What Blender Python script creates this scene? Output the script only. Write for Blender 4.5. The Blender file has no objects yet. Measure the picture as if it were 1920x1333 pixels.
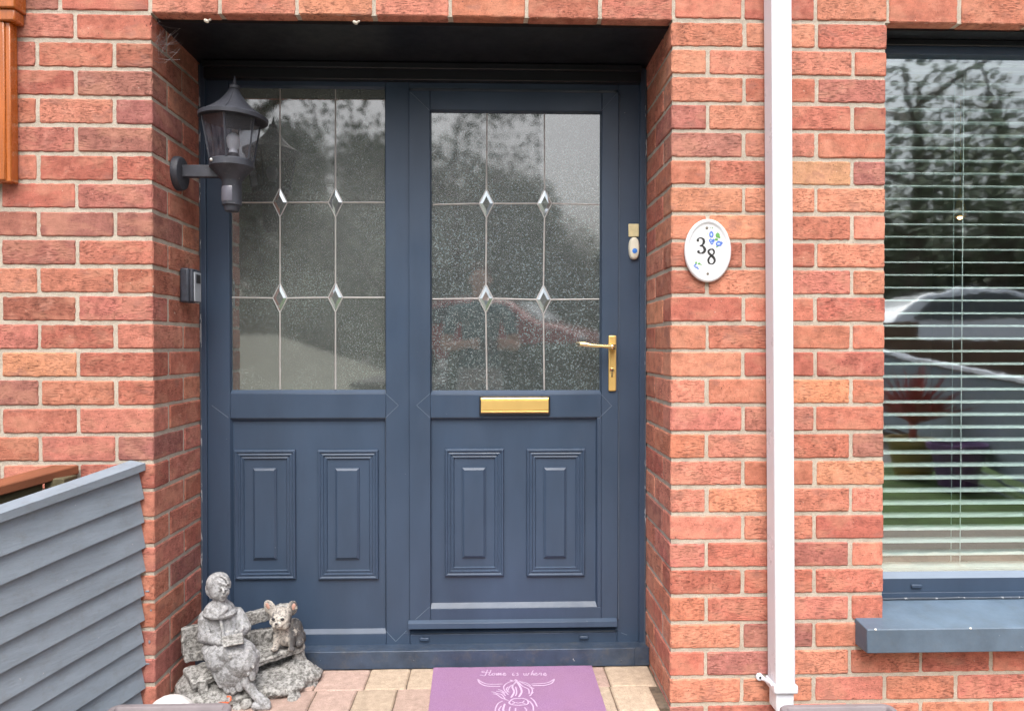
import bpy, math, random
from mathutils import Vector, Matrix, noise as mn
random.seed(7)
S = bpy.context.scene
COL = S.collection
# ------------------------------------------------------------------ camera, sky, sun, exposure
H = 2.104                                   # height of the lintel above the paving
CX, CD, CZ = 1.00731, 2.24309, H - 0.99575
YAW, PIT, F = 0.03077, 0.01193, 1381.37     # F in photo pixels (photo 1920 x 1333)
cam = bpy.data.cameras.new("camera"); co = bpy.data.objects.new("camera", cam); COL.objects.link(co)
co.location = (CX, -CD, CZ); co.rotation_euler = (math.pi/2 - PIT, 0, -YAW)
cam.sensor_width = 36; cam.lens = F/1920*36; cam.clip_start = 0.02; cam.clip_end = 500
S.camera = co
world = bpy.data.worlds.new("World"); S.world = world; world.use_nodes = True
wn = world.node_tree; bg = wn.nodes['Background']
sky = wn.nodes.new('ShaderNodeTexSky'); sky.sky_type = 'NISHITA'; sky.sun_disc = False
sky.sun_elevation = math.radians(52); sky.sun_rotation = math.radians(183); sky.dust_density = 4; sky.air_density = 1.2
hs = wn.nodes.new('ShaderNodeHueSaturation'); hs.inputs['Saturation'].default_value = 0.46
wn.links.new(sky.outputs[0], hs.inputs['Color']); # overcast sky: brighter overhead than at the horizon
wt = wn.nodes.new('ShaderNodeTexCoord'); wx = wn.nodes.new('ShaderNodeSeparateXYZ'); wr = wn.nodes.new('ShaderNodeMapRange'); wm = wn.nodes.new('ShaderNodeMixRGB'); wm.blend_type = 'MULTIPLY'; wm.inputs[0].default_value = 1
wr.inputs['To Min'].default_value = .36; wr.inputs['To Max'].default_value = 2.9
wn.links.new(wt.outputs['Generated'], wx.inputs[0]); wn.links.new(wx.outputs[2], wr.inputs[0]); wn.links.new(wr.outputs[0], wm.inputs[2]); wn.links.new(hs.outputs[0], wm.inputs[1])
wn.links.new(wm.outputs[0], bg.inputs[0]); bg.inputs[1].default_value = 0.105
sun = bpy.data.lights.new("sun", 'SUN'); so = bpy.data.objects.new("sun", sun); COL.objects.link(so)
sun.energy = 1.5; sun.angle = math.radians(42); sun.color = (1, 0.96, 0.9)
so.rotation_euler = (math.radians(27), 0, math.radians(-3)); so.location = (0, -6, 9)
S.view_settings.view_transform = 'Standard'; S.view_settings.look = 'None'; S.view_settings.gamma = 1
S.view_settings.exposure = 0.72

# ------------------------------------------------------------------ geometry from the camera fit
cyw, syw, cpt, spt = math.cos(YAW), math.sin(YAW), math.cos(PIT), math.sin(PIT)
def ray(px, py):
    x, d, z = (px-960)/F, 1.0, -(py-666.5)/F
    d, z = cpt*d + spt*z, -spt*d + cpt*z
    x, d = cyw*x + syw*d, -syw*x + cyw*d
    return Vector((x, d, z))
CAM = Vector((CX, -CD, CZ))
def P(px, py, Y):                            # the point on the vertical plane y = Y
    r = ray(px, py); return CAM + r*((Y+CD)/r.y)
def G(px, py, z=0.0):                        # the point on the horizontal plane z
    r = ray(px, py); return CAM + r*((z-CZ)/r.z)
def XP(px, X, py=666):                       # the point on the vertical plane x = X
    r = ray(px, py); return CAM + r*((X-CX)/r.x)
def PR(px, py, Yw, Ym):                      # where a thing mirrored in the pane y = Ym stands
    p = P(px, py, 2*Ym-Yw); return Vector((p.x, Yw, p.z))
def R(px0, py0, px1, py1, Y):                # rectangle x0,x1,z0,z1
    mx, my = (px0+px1)/2, (py0+py1)/2
    return (P(px0, my, Y).x, P(px1, my, Y).x, P(mx, py1, Y).z, P(mx, py0, Y).z)

# ------------------------------------------------------------------ mesh helpers
class MB:
    def __init__(s): s.v = []; s.f = []; s.m = []; s.c = []; s.mi = 0; s.col = (1, 1, 1, 1)
    def add(s, vs, fs):
        b = len(s.v); s.v += [tuple(v) for v in vs]
        for f in fs: s.f.append(tuple(b+i for i in f)); s.m.append(s.mi); s.c.append(s.col)
        return s
    def box(s, x0, x1, y0, y1, z0, z1):
        return s.add([(x, y, z) for z in (z0, z1) for y in (y0, y1) for x in (x0, x1)],
                     [(0, 2, 3, 1), (4, 5, 7, 6), (0, 1, 5, 4), (2, 6, 7, 3), (0, 4, 6, 2), (1, 3, 7, 5)])
    def hexa(s, a, b, c, d, off):            # quad a,b,c,d swept by off
        off = Vector(off); q = [Vector(p) for p in (a, b, c, d)]
        return s.add(q+[p+off for p in q], [(0, 1, 2, 3), (7, 6, 5, 4), (0, 4, 5, 1), (1, 5, 6, 2), (2, 6, 7, 3), (3, 7, 4, 0)])
    def ring(s, A, ya, B, yb):               # mitred band from rect A at ya to rect B (inside) at yb, facing -y
        ax0, ax1, az0, az1 = A; bx0, bx1, bz0, bz1 = B
        return s.add([(ax0, ya, az0), (ax1, ya, az0), (ax1, ya, az1), (ax0, ya, az1), (bx0, yb, bz0), (bx1, yb, bz0), (bx1, yb, bz1), (bx0, yb, bz1)],
                     [(0, 1, 5, 4), (1, 2, 6, 5), (2, 3, 7, 6), (3, 0, 4, 7)])
    def rect(s, A, y):
        return s.add([(A[0], y, A[2]), (A[1], y, A[2]), (A[1], y, A[3]), (A[0], y, A[3])], [(0, 1, 2, 3)])
    def tube(s, pts, rad, n=12, cap=True):
        pts = [Vector(p) for p in pts]; rad = rad if isinstance(rad, (list, tuple)) else [rad]*len(pts)
        up = None; vs = []
        for i, p in enumerate(pts):
            t = (pts[min(i+1, len(pts)-1)]-pts[max(i-1, 0)]).normalized()
            if up is None: up = t.orthogonal().normalized()
            up = (up - t*up.dot(t)).normalized(); w = t.cross(up)
            for k in range(n):
                a = 2*math.pi*k/n; vs.append(p + (up*math.cos(a)+w*math.sin(a))*rad[i])
        fs = [(i*n+k, i*n+(k+1) % n, (i+1)*n+(k+1) % n, (i+1)*n+k) for i in range(len(pts)-1) for k in range(n)]
        if cap: fs += [tuple(range(n))[::-1], tuple((len(pts)-1)*n+k for k in range(n))]
        return s.add(vs, fs)
    def lathe(s, c, prof, n=40, ax=(0, 0, 1)):   # prof: (r, h) along ax
        c = Vector(c); q = Vector((0, 0, 1)).rotation_difference(Vector(ax)); vs = []
        for r, h in prof:
            for k in range(n):
                a = 2*math.pi*k/n; vs.append(c + q @ Vector((r*math.cos(a), r*math.sin(a), h)))
        fs = [(i*n+k, i*n+(k+1) % n, (i+1)*n+(k+1) % n, (i+1)*n+k) for i in range(len(prof)-1) for k in range(n)]
        if prof[0][0] > 1e-5: fs.append(tuple(range(n))[::-1])
        if prof[-1][0] > 1e-5: fs.append(tuple((len(prof)-1)*n+k for k in range(n)))
        return s.add(vs, fs)
    def ell(s, c, r, rot=(0, 0, 0), n=16, m=10):
        from mathutils import Euler
        E = Euler([math.radians(a) for a in rot]).to_matrix(); c = Vector(c); vs = [c+E@Vector((0, 0, r[2]))]
        for i in range(1, m):
            t = math.pi*i/m
            for k in range(n):
                a = 2*math.pi*k/n; vs.append(c+E@Vector((r[0]*math.sin(t)*math.cos(a), r[1]*math.sin(t)*math.sin(a), r[2]*math.cos(t))))
        vs.append(c+E@Vector((0, 0, -r[2]))); fs = [(0, 1+k, 1+(k+1) % n) for k in range(n)]
        for i in range(m-2):
            for k in range(n): fs.append((1+i*n+k, 1+(i+1)*n+k, 1+(i+1)*n+(k+1) % n, 1+i*n+(k+1) % n))
        l = len(vs)-1; b = 1+(m-2)*n
        fs += [(b+(k+1) % n, b+k, l) for k in range(n)]
        return s.add(vs, fs)
    def cap(s, a, b, ra, rb, n=12):          # tapered capsule
        a, b = Vector(a), Vector(b); d = (b-a).normalized(); pts = []; rad = []
        for t in (-.99, -.8, -.5, 0): pts.append(a+d*ra*t); rad.append(ra*math.sqrt(max(0, 1-t*t))+1e-5)
        for t in (0, .5, .8, .99): pts.append(b+d*rb*t); rad.append(rb*math.sqrt(max(0, 1-t*t))+1e-5)
        return s.tube(pts, rad, n)
WO = {}
def link(o, org, parent):
    COL.objects.link(o); WO[o.name] = Vector(org)
    if parent: o.parent = parent; o.location = Vector(org)-WO[parent.name]
    else: o.location = org
    return o
def thing(name, label, cat, loc, group=None):
    o = link(bpy.data.objects.new(name, None), loc, None); o.empty_display_size = .1
    o['label'] = label; o['category'] = cat
    if group: o['group'] = group
    return o
def obj(name, mb, mats, parent=None, bevel=0, smooth=False, label=None, cat=None, kind=None, group=None, seg=2, angle=35):
    mats = mats if isinstance(mats, (list, tuple)) else [mats]
    xs, ys, zs = zip(*mb.v)
    org = Vector(((min(xs)+max(xs))/2, (min(ys)+max(ys))/2, min(zs)))
    me = bpy.data.meshes.new(name); me.from_pydata([tuple(Vector(v)-org) for v in mb.v], [], mb.f); me.validate(verbose=False)
    for m in mats: me.materials.append(m)
    if len(me.polygons) == len(mb.m): me.polygons.foreach_set('material_index', mb.m)
    if any(c != (1, 1, 1, 1) for c in mb.c) and len(me.polygons) == len(mb.c):
        at = me.color_attributes.new('tint', 'FLOAT_COLOR', 'CORNER'); buf = []
        for p, c in zip(me.polygons, mb.c): buf += list(c)*p.loop_total
        at.data.foreach_set('color', buf)
    o = link(bpy.data.objects.new(name, me), org, parent)
    if smooth:
        me.polygons.foreach_set('use_smooth', [True]*len(me.polygons))
        if smooth != 'all':
            try: me.set_sharp_from_angle(angle=math.radians(angle))
            except Exception: pass
    if bevel:
        b = o.modifiers.new('bevel', 'BEVEL'); b.width = bevel; b.segments = seg; b.limit_method = 'ANGLE'; b.angle_limit = math.radians(25)
        b.harden_normals = False
        me.polygons.foreach_set('use_smooth', [True]*len(me.polygons))
        try: me.set_sharp_from_angle(angle=math.radians(25))
        except Exception: pass
    if label: o['label'] = label
    if cat: o['category'] = cat
    if kind: o['kind'] = kind
    if group: o['group'] = group
    return o
def pieces(mb):                              # loose pieces of a builder, each a builder of its own
    par = list(range(len(mb.v)))
    def fd(a):
        while par[a] != a: par[a] = par[par[a]]; a = par[a]
        return a
    for f in mb.f:
        for i in f[1:]: par[fd(i)] = fd(f[0])
    out = {}
    for f, m_, c_ in zip(mb.f, mb.m, mb.c):
        k = fd(f[0]); n_, mp = out.setdefault(k, (MB(), {}))
        for i in f:
            if i not in mp: mp[i] = len(n_.v); n_.v.append(mb.v[i])
        n_.f.append(tuple(mp[i] for i in f)); n_.m.append(m_); n_.c.append(c_)
    return [v[0] for v in out.values()]
def objs(name, mb, *a, **k):
    for p_ in pieces(mb): obj(name, p_, *a, **k)
def remesh(o, vox=.003, sm=2, disp=0, size=.03, dsp2=0, size2=.008):
    r = o.modifiers.new('remesh', 'REMESH'); r.mode = 'VOXEL'; r.voxel_size = vox; r.use_smooth_shade = True
    if sm: q = o.modifiers.new('smooth', 'SMOOTH'); q.iterations = sm; q.factor = .5
    for k, (a, b) in enumerate(((disp, size), (dsp2, size2))):
        if a:
            t = bpy.data.textures.new('weathering', 'CLOUDS'); t.noise_scale = b; t.noise_depth = 3
            d = o.modifiers.new('relief', 'DISPLACE'); d.texture = t; d.texture_coords = 'GLOBAL'; d.strength = a; d.mid_level = .5
    dg = bpy.context.evaluated_depsgraph_get(); me = bpy.data.meshes.new_from_object(o.evaluated_get(dg))
    o.modifiers.clear(); o.data = me
    me.polygons.foreach_set('use_smooth', [True]*len(me.polygons))
    return o

# ------------------------------------------------------------------ materials
def mat(name):
    m = bpy.data.materials.new(name); m.use_nodes = True
    return m, m.node_tree, m.node_tree.nodes['Principled BSDF']
class N:                                     # tiny node helper
    def __init__(s, nt): s.t = nt; s.tc = None
    def n(s, ty, **kw):
        x = s.t.nodes.new(ty)
        for k, v in kw.items(): setattr(x, k, v)
        return x
    def l(s, a, b): s.t.links.new(a, b)
    def obj(s, scale=(1, 1, 1)):
        if not s.tc: s.tc = s.n('ShaderNodeNewGeometry')
        mp = s.n('ShaderNodeMapping'); mp.inputs['Scale'].default_value = scale
        s.l(s.tc.outputs['Position'], mp.inputs[0]); return mp.outputs[0]
    def noise(s, scale, detail=4, rough=.6, sc=(1, 1, 1)):
        x = s.n('ShaderNodeTexNoise'); x.inputs['Scale'].default_value = scale; x.inputs['Detail'].default_value = detail
        x.inputs['Roughness'].default_value = rough; s.l(s.obj(sc), x.inputs['Vector']); return x.outputs[0]
    def ramp(s, fac, stops):
        r = s.n('ShaderNodeValToRGB'); s.l(fac, r.inputs[0]); e = r.color_ramp.elements
        while len(e) < len(stops): e.new(.5)
        for a, (p, c) in zip(e, stops):
            a.position = p; a.color = (c, c, c, 1) if isinstance(c, (int, float)) else (*c, 1)
        return r.outputs[0]
    def mix(s, fac, a, b, mode='MIX'):
        x = s.n('ShaderNodeMixRGB', blend_type=mode)
        for i, v in ((0, fac), (1, a), (2, b)):
            if hasattr(v, 'links'): s.l(v, x.inputs[i])
            elif i == 0: x.inputs[0].default_value = v
            else: x.inputs[i].default_value = (*v, 1)
        return x.outputs[0]
    def math(s, op, a, b):
        x = s.n('ShaderNodeMath', operation=op)
        for i, v in ((0, a), (1, b)):
            if hasattr(v, 'links'): s.l(v, x.inputs[i])
            else: x.inputs[i].default_value = v
        return x.outputs[0]
    def bump(s, h, dist, strength=1, prev=None):
        b = s.n('ShaderNodeBump'); b.inputs['Distance'].default_value = dist; b.inputs['Strength'].default_value = strength
        s.l(h, b.inputs['Height'])
        if prev is not None: s.l(prev, b.inputs['Normal'])
        return b.outputs[0]
def plain(name, c, rough=.5, var=.12, vscale=9, bump=0, bscale=120, metal=0, coat=0, spec=.5, speck=None, sc=(1, 1, 1), grime=0):
    m, nt, p = mat(name); q = N(nt)
    col = q.mix(q.ramp(q.noise(vscale, 5, .65, sc), [(.3, 0), (.7, 1)]), tuple(x*(1-var) for x in c), tuple(min(1, x*(1+var)) for x in c))
    if grime:
        col = q.mix(q.ramp(q.noise(23, 8, .75), [(.5, 0), (.72, grime)]), col, (.12, .11, .09))
    if speck:                                # small chips and flecks
        col = q.mix(q.ramp(q.noise(speck[1], 3, .6, sc if name == 'old_sealant' else (1, 1, 1)), [(speck[2], 0), (speck[2]+.02, 1)]), col, speck[0])
    q.l(col, p.inputs['Base Color'])
    rr = q.ramp(q.noise(vscale*2.3, 5, .7), [(.3, max(0, rough-.07)), (.7, min(1, rough+.09))]); q.l(rr, p.inputs['Roughness'])
    p.inputs['Metallic'].default_value = metal; p.inputs['Coat Weight'].default_value = coat; p.inputs['Specular IOR Level'].default_value = spec
    if bump: q.l(q.bump(q.noise(bscale, 5, .6, sc), bump), p.inputs['Normal'])
    return m
# brick
def make_brick():
    m, nt, p = mat('brick'); q = N(nt)
    at = q.n('ShaderNodeAttribute', attribute_name='tint'); base = at.outputs['Color']; kindv = at.outputs['Alpha']
    blot = q.ramp(q.noise(28, 5, .7), [(.36, .74), (.5, 1.0), (.66, 1.22)])
    c = q.mix(1, base, blot, 'MULTIPLY')
    fine = q.ramp(q.noise(330, 4, .8), [(.3, .7), (.7, 1.28)]); c = q.mix(.75, c, q.mix(1, c, fine, 'MULTIPLY'))
    drag = q.mix(q.ramp(q.noise(7, 2, .5), [(.45, 0), (.55, 1)]), q.noise(150, 3, .62, (.5, .5, 1.9)), q.noise(110, 4, .7, (.38, .38, 2.4)))
    dm = q.ramp(drag, [(.40, 1), (.47, 0)])
    gate = q.ramp(q.noise(22, 3, .6), [(.36, 0), (.56, 1)])
    dm = q.math('MULTIPLY', dm, q.math('MULTIPLY', q.math('ADD', gate, .3), kindv))
    c = q.mix(q.math('MULTIPLY', dm, .5), c, (.15, .06, .045))
    spots = q.ramp(q.noise(170, 2, .5), [(.28, .9), (.34, 0)]); c = q.mix(spots, c, (.07, .035, .035))
    pale = q.ramp(q.noise(95, 3, .6), [(.70, 0), (.735, .8)]); c = q.mix(pale, c, (.7, .6, .5))
    dusty = q.ramp(q.noise(14, 6, .7), [(.55, 0), (.78, .45)]); c = q.mix(dusty, c, (.52, .33, .25))
    c = q.mix(q.ramp(q.noise(9, 3, .5, (1, 1, 2)), [(.50, 0), (.60, .30)]), c, (.60, .30, .20)); c = q.mix(q.ramp(q.noise(11, 4, .6, (1, 1, 1.7)), [(.57, 0), (.66, .5)]), c, (.29, .135, .11))
    q.l(c, p.inputs['Base Color']); p.inputs['Roughness'].default_value = .9; p.inputs['Specular IOR Level'].default_value = .25
    h = q.math('SUBTRACT', q.noise(240, 5, .7), q.math('MULTIPLY', dm, .9))
    q.l(q.bump(h, .0017, .9), p.inputs['Normal']); return m
M_BRICK = make_brick()
def make_mortar():
    m, nt, p = mat('mortar'); q = N(nt)
    c = q.mix(q.ramp(q.noise(20, 6, .7), [(.35, 0), (.65, 1)]), (.43, .375, .31), (.57, .51, .43))
    c = q.mix(q.ramp(q.noise(420, 3, .7), [(.35, .55), (.5, 0)]), c, (.2, .16, .12))
    q.l(c, p.inputs['Base Color']); p.inputs['Roughness'].default_value = .95
    q.l(q.bump(q.noise(180, 6, .75), .003), p.inputs['Normal']); return m
M_MORTAR = make_mortar()
NAVY = (.036, .060, .103)
M_NAVY = plain('navy_upvc', NAVY, .42, .16, 3.5, .00015, 200, spec=.5, speck=((.4, .42, .45), 105, .765), sc=(1.6, 1.6, .5))
M_NAVYD = plain('navy_cill', (.036, .056, .092), .5, .28, 14, .0006, 160, speck=((.45, .45, .44), 60, .74), grime=.45)
M_WELD = plain('weld_highlight', (.12, .16, .22), .5)  # paler than the frame: highlight of the weld groove put into the colour
M_BLACK = plain('black_board_and_shade', (.009, .011, .016), .45, .3)
M_SEAL = plain('old_sealant', (.06, .075, .10), .7, .3, 10, .001, 200, speck=((.30, .31, .33), 60, .60), sc=(1, 1, .25))
M_CAME = plain('lead_came', (.56, .54, .53), .4, .12, 60, metal=.2)
M_WHITE = plain('white_pvc', (.70, .73, .80), .3, .015, 4, spec=.5)
M_GOLD = plain('brass', (.80, .55, .19), .38, .04, 12, metal=.55)
M_GOLDL = plain('brass_bright', (.9, .72, .36), .22, .05, 12, metal=.9)
M_LAMP = plain('dusty_black_metal', (.042, .046, .060), .55, .3, 26, .0003, 300, grime=.0, speck=((.2, .19, .18), 160, .7))
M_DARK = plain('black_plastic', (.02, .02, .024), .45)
M_KEYB = plain('key_box_shell', (.045, .052, .07), .45, .3, 60)
M_KEYF = plain('key_box_flap', (.34, .37, .41), .4, .05)
M_CREAM = plain('cream_plastic', (.72, .69, .58), .35, .04)
M_PAD = plain('yellowed_tape', (.66, .58, .34), .6, .1, 60)
M_BLUE = plain('blue_button', (.05, .22, .7), .35)
M_CER = plain('white_ceramic', (.70, .71, .74), .16, .02, coat=.6)
M_INK = plain('black_ink', (.03, .03, .03), .4)
M_FENCE = plain('grey_fence_paint', (.195, .235, .28), .6, .15, 11, .0012, 80, sc=(1, .10, 1.8), speck=((.4, .4, .42), 60, .74), grime=.3)
M_FENCEB = plain('brown_timber', (.19, .065, .03), .6, .25, 12, .001, 60, sc=(1, .1, 1))
M_OLD = plain('green_weathered_timber', (.10, .085, .045), .85, .4, 14, .002, 60, sc=(1, .2, 1))
M_VARN = plain('varnished_timber', (.42, .115, .02), .25, .25, 14, 0, sc=(6, 6, .4), coat=.5)
M_TROUGH = plain('mauve_grey_plastic', (.20, .175, .185), .6, .15, 10, .0004, 200)
M_SOIL = plain('soil', (.05, .035, .025), .95, .4, 60, .01, 60)

# ------------------------------------------------------------------ the house
W, D, C = 1.56374, .36899, .08398
SILL = P(1605, 1158, 0)                     # left top corner of the window sill at the wall face
house = thing('brick_house', 'red brick house front with navy front door, side light and window with sill', 'house', (W/2, .2, 0))
WX0 = W+.667; WX1 = WX0+1.75; WZ0 = SILL.z-.02; WR = .11
RED = [(.48, .174, .120), (.52, .195, .135), (.45, .156, .108), (.54, .215, .148), (.43, .143, .102), (.49, .182, .138)]
ORG = [(.57, .24, .145), (.56, .22, .13), (.55, .225, .145)]
DRK = [(.38, .13, .095), (.40, .155, .12), (.36, .145, .12)]
BUF = [(.50, .26, .15), (.52, .29, .17)]
def tint(x, k):
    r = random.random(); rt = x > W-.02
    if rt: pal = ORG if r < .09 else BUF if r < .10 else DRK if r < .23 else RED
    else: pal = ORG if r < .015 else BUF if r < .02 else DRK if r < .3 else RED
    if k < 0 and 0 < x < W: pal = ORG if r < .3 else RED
    c = random.choice(pal); j = random.uniform(.9, 1.1)*(1.08 if rt else .90)  # left bricks darker, right brighter: mostly uneven light put into the tint
    return (c[0]*j, c[1]*j*random.uniform(.94, 1.08), c[2]*j, random.choice((.3, .5, .8, 1, 1, 1)))
bk = MB()
def brick(x0, x1, y0, y1, z0, z1, k=0):
    bk.mi = 0; bk.col = tint((x0+x1)/2, k)
    rr = .0045
    x0 += random.uniform(-.0012, .0015); x1 -= random.uniform(-.0012, .0015); z0 += random.uniform(-.001, .0015); z1 -= random.uniform(-.001, .0015)
    y0 += random.uniform(-.001, .001)
    def axis(a, b, st):
        n = max(2, int((b-a)/st)); return [a, a+rr]+[a+rr+(b-a-2*rr)*i/n for i in range(1, n)]+[b-rr, b]
    X, Y, Z = axis(x0, x1, .014), axis(y0, y1, .03), axis(z0, z1, .014)
    nx, ny, nz = len(X), len(Y), len(Z); idx = {}; vs = []
    def vid(i, j, l):
        if (i, j, l) in idx: return idx[i, j, l]
        p = Vector((X[i], Y[j], Z[l])); e = (i in (0, nx-1))+(j in (0, ny-1))+(l in (0, nz-1))
        if e >= 2:
            q = mn.noise(p*95)*.0022; f = .0017*(e-1)+max(-.0008, q)
            if i == 0: p.x += f
            if i == nx-1: p.x -= f
            if j == 0: p.y += f
            if j == ny-1: p.y -= f
            if l == 0: p.z += f
            if l == nz-1: p.z -= f
        else:
            p.y += mn.noise(p*40)*.0008
        idx[i, j, l] = len(vs); vs.append(p); return idx[i, j, l]
    fs = []
    for i in range(nx-1):
        for l in range(nz-1): fs.append((vid(i, 0, l), vid(i+1, 0, l), vid(i+1, 0, l+1), vid(i, 0, l+1)))
        for j in range(ny-1):
            fs.append((vid(i, j, 0), vid(i, j+1, 0), vid(i+1, j+1, 0), vid(i+1, j, 0)))
            fs.append((vid(i, j, nz-1), vid(i+1, j, nz-1), vid(i+1, j+1, nz-1), vid(i, j+1, nz-1)))
    for j in range(ny-1):
        for l in range(nz-1):
            fs.append((vid(0, j, l), vid(0, j, l+1), vid(0, j+1, l+1), vid(0, j+1, l)))
            fs.append((vid(nx-1, j, l), vid(nx-1, j+1, l), vid(nx-1, j+1, l+1), vid(nx-1, j, l+1)))
    bk.add(vs, fs)
J = .0095; HB = .1025; ED = D+.05
for k in range(-7, 27):
    z1 = H-k*C-J/2; z0 = H-(k+1)*C+J/2
    if k < 0:
        if k == -1: cuts = [-1.63, -1.395, -1.17, -.945, -.72, -.495, -.27, -.005, .2, .43, .66, .89, 1.12, 1.345, 1.57]+[1.785+.225*n for n in range(14)]
        else: o = .1125 if k % 2 else 0; cuts = [-1.58+o+.225*n for n in range(29)]
        for a, b in zip(cuts, cuts[1:]): brick(a+J/2, b-J/2, 0, HB, H-.0005 if k == -1 and a > -.01 and (a < W-.01 or a > WX0-.3) and not (W-.01 < a < WX0-.05) else z0, z1, k)
        continue
    ev = k % 2 == 0
    # left pier front and reveal
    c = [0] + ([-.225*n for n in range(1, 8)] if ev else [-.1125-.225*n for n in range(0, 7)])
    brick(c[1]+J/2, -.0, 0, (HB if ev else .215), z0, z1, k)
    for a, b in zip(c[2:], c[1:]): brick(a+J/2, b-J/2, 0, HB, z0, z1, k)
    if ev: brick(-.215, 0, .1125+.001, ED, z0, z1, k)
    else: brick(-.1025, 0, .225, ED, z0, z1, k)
    # right pier
    c = [W] + ([W+.225*n for n in range(1, 18)] if ev else [W+.1125+.225*n for n in range(0, 17)])
    def clip(a, b, dep):
        if z0 > WZ0-.03 and a < WX0 < b-.001+.3 or (z0 > WZ0-.03 and a >= WX0): pass
        if z0 > WZ0-.04:
            if a >= WX0-.03 and b <= WX1: return
            if a < WX0-.03 < b or (b > WX0-.03 and a < WX0): b = min(b, WX0)
            if a < WX1 < b and a > WX0: a = WX1
        if b-a > .02: brick(a, b, 0, dep, z0, z1, k)
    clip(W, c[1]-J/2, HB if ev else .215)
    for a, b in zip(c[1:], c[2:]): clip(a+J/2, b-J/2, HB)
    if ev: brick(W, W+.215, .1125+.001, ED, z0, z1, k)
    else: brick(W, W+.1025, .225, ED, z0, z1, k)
bk.mi = 1; bk.col = (1, .99, 1, 1); r = .0036
def gbox(x0, x1, y0, y1, z0, z1, st=.05):   # mortar body
    bk.box(x0, x1, y0, y1, z0, z1)
ZT = H+7*C; ZB = -.05
gbox(-1.56, -r, r, ED, ZB, H+.001); gbox(W+r, WX0-r, r, ED, ZB, H+.001); gbox(-1.56, WX1+.6, r, HB-.004, H+.0015, ZT)
gbox(WX0-r+.0001, WX1+r, r, HB, ZB, WZ0+.0); gbox(WX1+r+.0001, WX1+.6, r, HB, ZB, H+.001)
obj('wall', bk, [M_BRICK, M_MORTAR], house)
# mortar smears over some arrises, grey paint dabs beside the fence
dab = MB()
for (px, py, a, b) in [(276, 1108, 7, 3), (283, 1144, 3, 3), (280, 1203, 3, 6), (276, 1244, 8, 2.5)]:
    p = P(px, py, -.001); dab.ell(p, (a*.0016*.6, .0015, b*.0016*.6), n=10, m=6)
objs('paint_dab', dab, M_FENCE, house)
# soffit board inside the porch
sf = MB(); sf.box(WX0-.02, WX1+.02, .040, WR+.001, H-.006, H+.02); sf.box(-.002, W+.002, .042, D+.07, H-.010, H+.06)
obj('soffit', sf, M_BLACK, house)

# --- door frame (with side light opening)
FY = D; FD = .06
def member(mb, A, y, dep=FD): mb.box(A[0], A[1], y, y+dep, A[2], A[3])
fr = MB()
X0 = 0.001; X1 = W-.001
ZTOP = H-.013
xs = lambda px, Y=FY, py=666: P(px, py, Y).x
zs = lambda py, Y=FY, px=960: P(px, py, Y).z
zc = zs(1206)                                # bottom of frame
mull = (xs(723), xs(765)); LF = (xs(431), xs(722))
ztg = zs(166); zdt = zs(160)
fr.box(X0, LF[0], FY, FY+FD, zc, ZTOP)                       # left jamb
fr.box(mull[0], mull[1]+.006, FY, FY+FD, zc, ZTOP)             # mullion
fr.box(xs(1161)-.006, X1, FY, FY+FD, zc, ZTOP)                     # right jamb
fr.box(LF[0], mull[0], FY, FY+FD, ztg, ZTOP)
fr.box(mull[1]+.006, xs(1161)-.006, FY, FY+FD, zs(168), ZTOP)
fr.box(LF[0], mull[0], FY, FY+FD, zs(783), zs(737))              # mid rail of side light
fr.box(LF[0], mull[0], FY, FY+FD, zc, zs(1184))
fr.box(mull[1]+.006, xs(1161)-.006, FY, FY+FD, zc, zs(1187))
# raised outer lips: jamb edge steps seen in the photo
fr.box(X0+.001, X0+.020, FY-.012, FY, zc, ZTOP); fr.box(X1-.022, X1-.001, FY-.012, FY, zc, ZTOP)

door_frame = obj('door_frame', fr, M_NAVY, house, bevel=.0022)
hd = MB(); hd.box(X0+.021, X1-.023, FY-.030, FY-.0005, zs(158), ZTOP); hd.box(X0+.021, X1-.023, FY-.045, FY-.0305, zs(140), ZTOP); obj('head_trim', hd, M_BLACK, door_frame, bevel=.003)  # added head boxes, their black standing in for shade under the soffit
# sloped rebate at the foot of the door opening
sl = MB(); a, b = xs(757), xs(1165)
sl.hexa((a, FY-.001, zs(1184.5)), (b, FY-.001, zs(1183)), (b-.006, FY+.022, zs(1176)), (a+.006, FY+.022, zs(1177)), (0, .012, -.004))
a, b = xs(430), xs(723)
obj('threshold_slope', sl, M_NAVY, door_frame)
wl = MB()
def weld(p0, p1, Y, mb=wl, w=.0009):
    a, b = P(*p0, Y-.0004), P(*p1, Y-.0004); mb.tube([a, b], w, 6)
for s in [((397, 760), (428, 783)), ((747, 760), (723, 783)), ((747, 760), (723, 738)), ((723, 1182), (742, 1202)), ((762, 1182), (742, 1202)), ((1165, 1186), (1176, 1190))]: weld(*s, FY)
objs('weld_seam', wl, M_WELD, door_frame)
def vents(px0, px1, py, Y, parent):
    v = MB(); a = P(px0, py, Y); b = P(px1, py, Y); v.box(a.x, b.x, Y-.008, Y-.0003, a.z-.0065, a.z+.0065)
    return obj('drain_cap', v, M_NAVY, parent, bevel=.004, seg=3)
vents(787, 805, 1197.5, FY, door_frame); vents(1086, 1103, 1194, FY, door_frame)
for px in (378.5, 1210.5):                       # old sealant beads
    s = MB(); x = .002 if px < 900 else W-.002; n = 60; vs = []
    pts = [(x, FY-.013+mn.noise(Vector((x, 0, i*.31)))*.002, .02+(H-.04)*i/n) for i in range(n+1)]
    s.tube(pts, .0035, 6); obj('sealant_bead', s, M_SEAL, door_frame)
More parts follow.
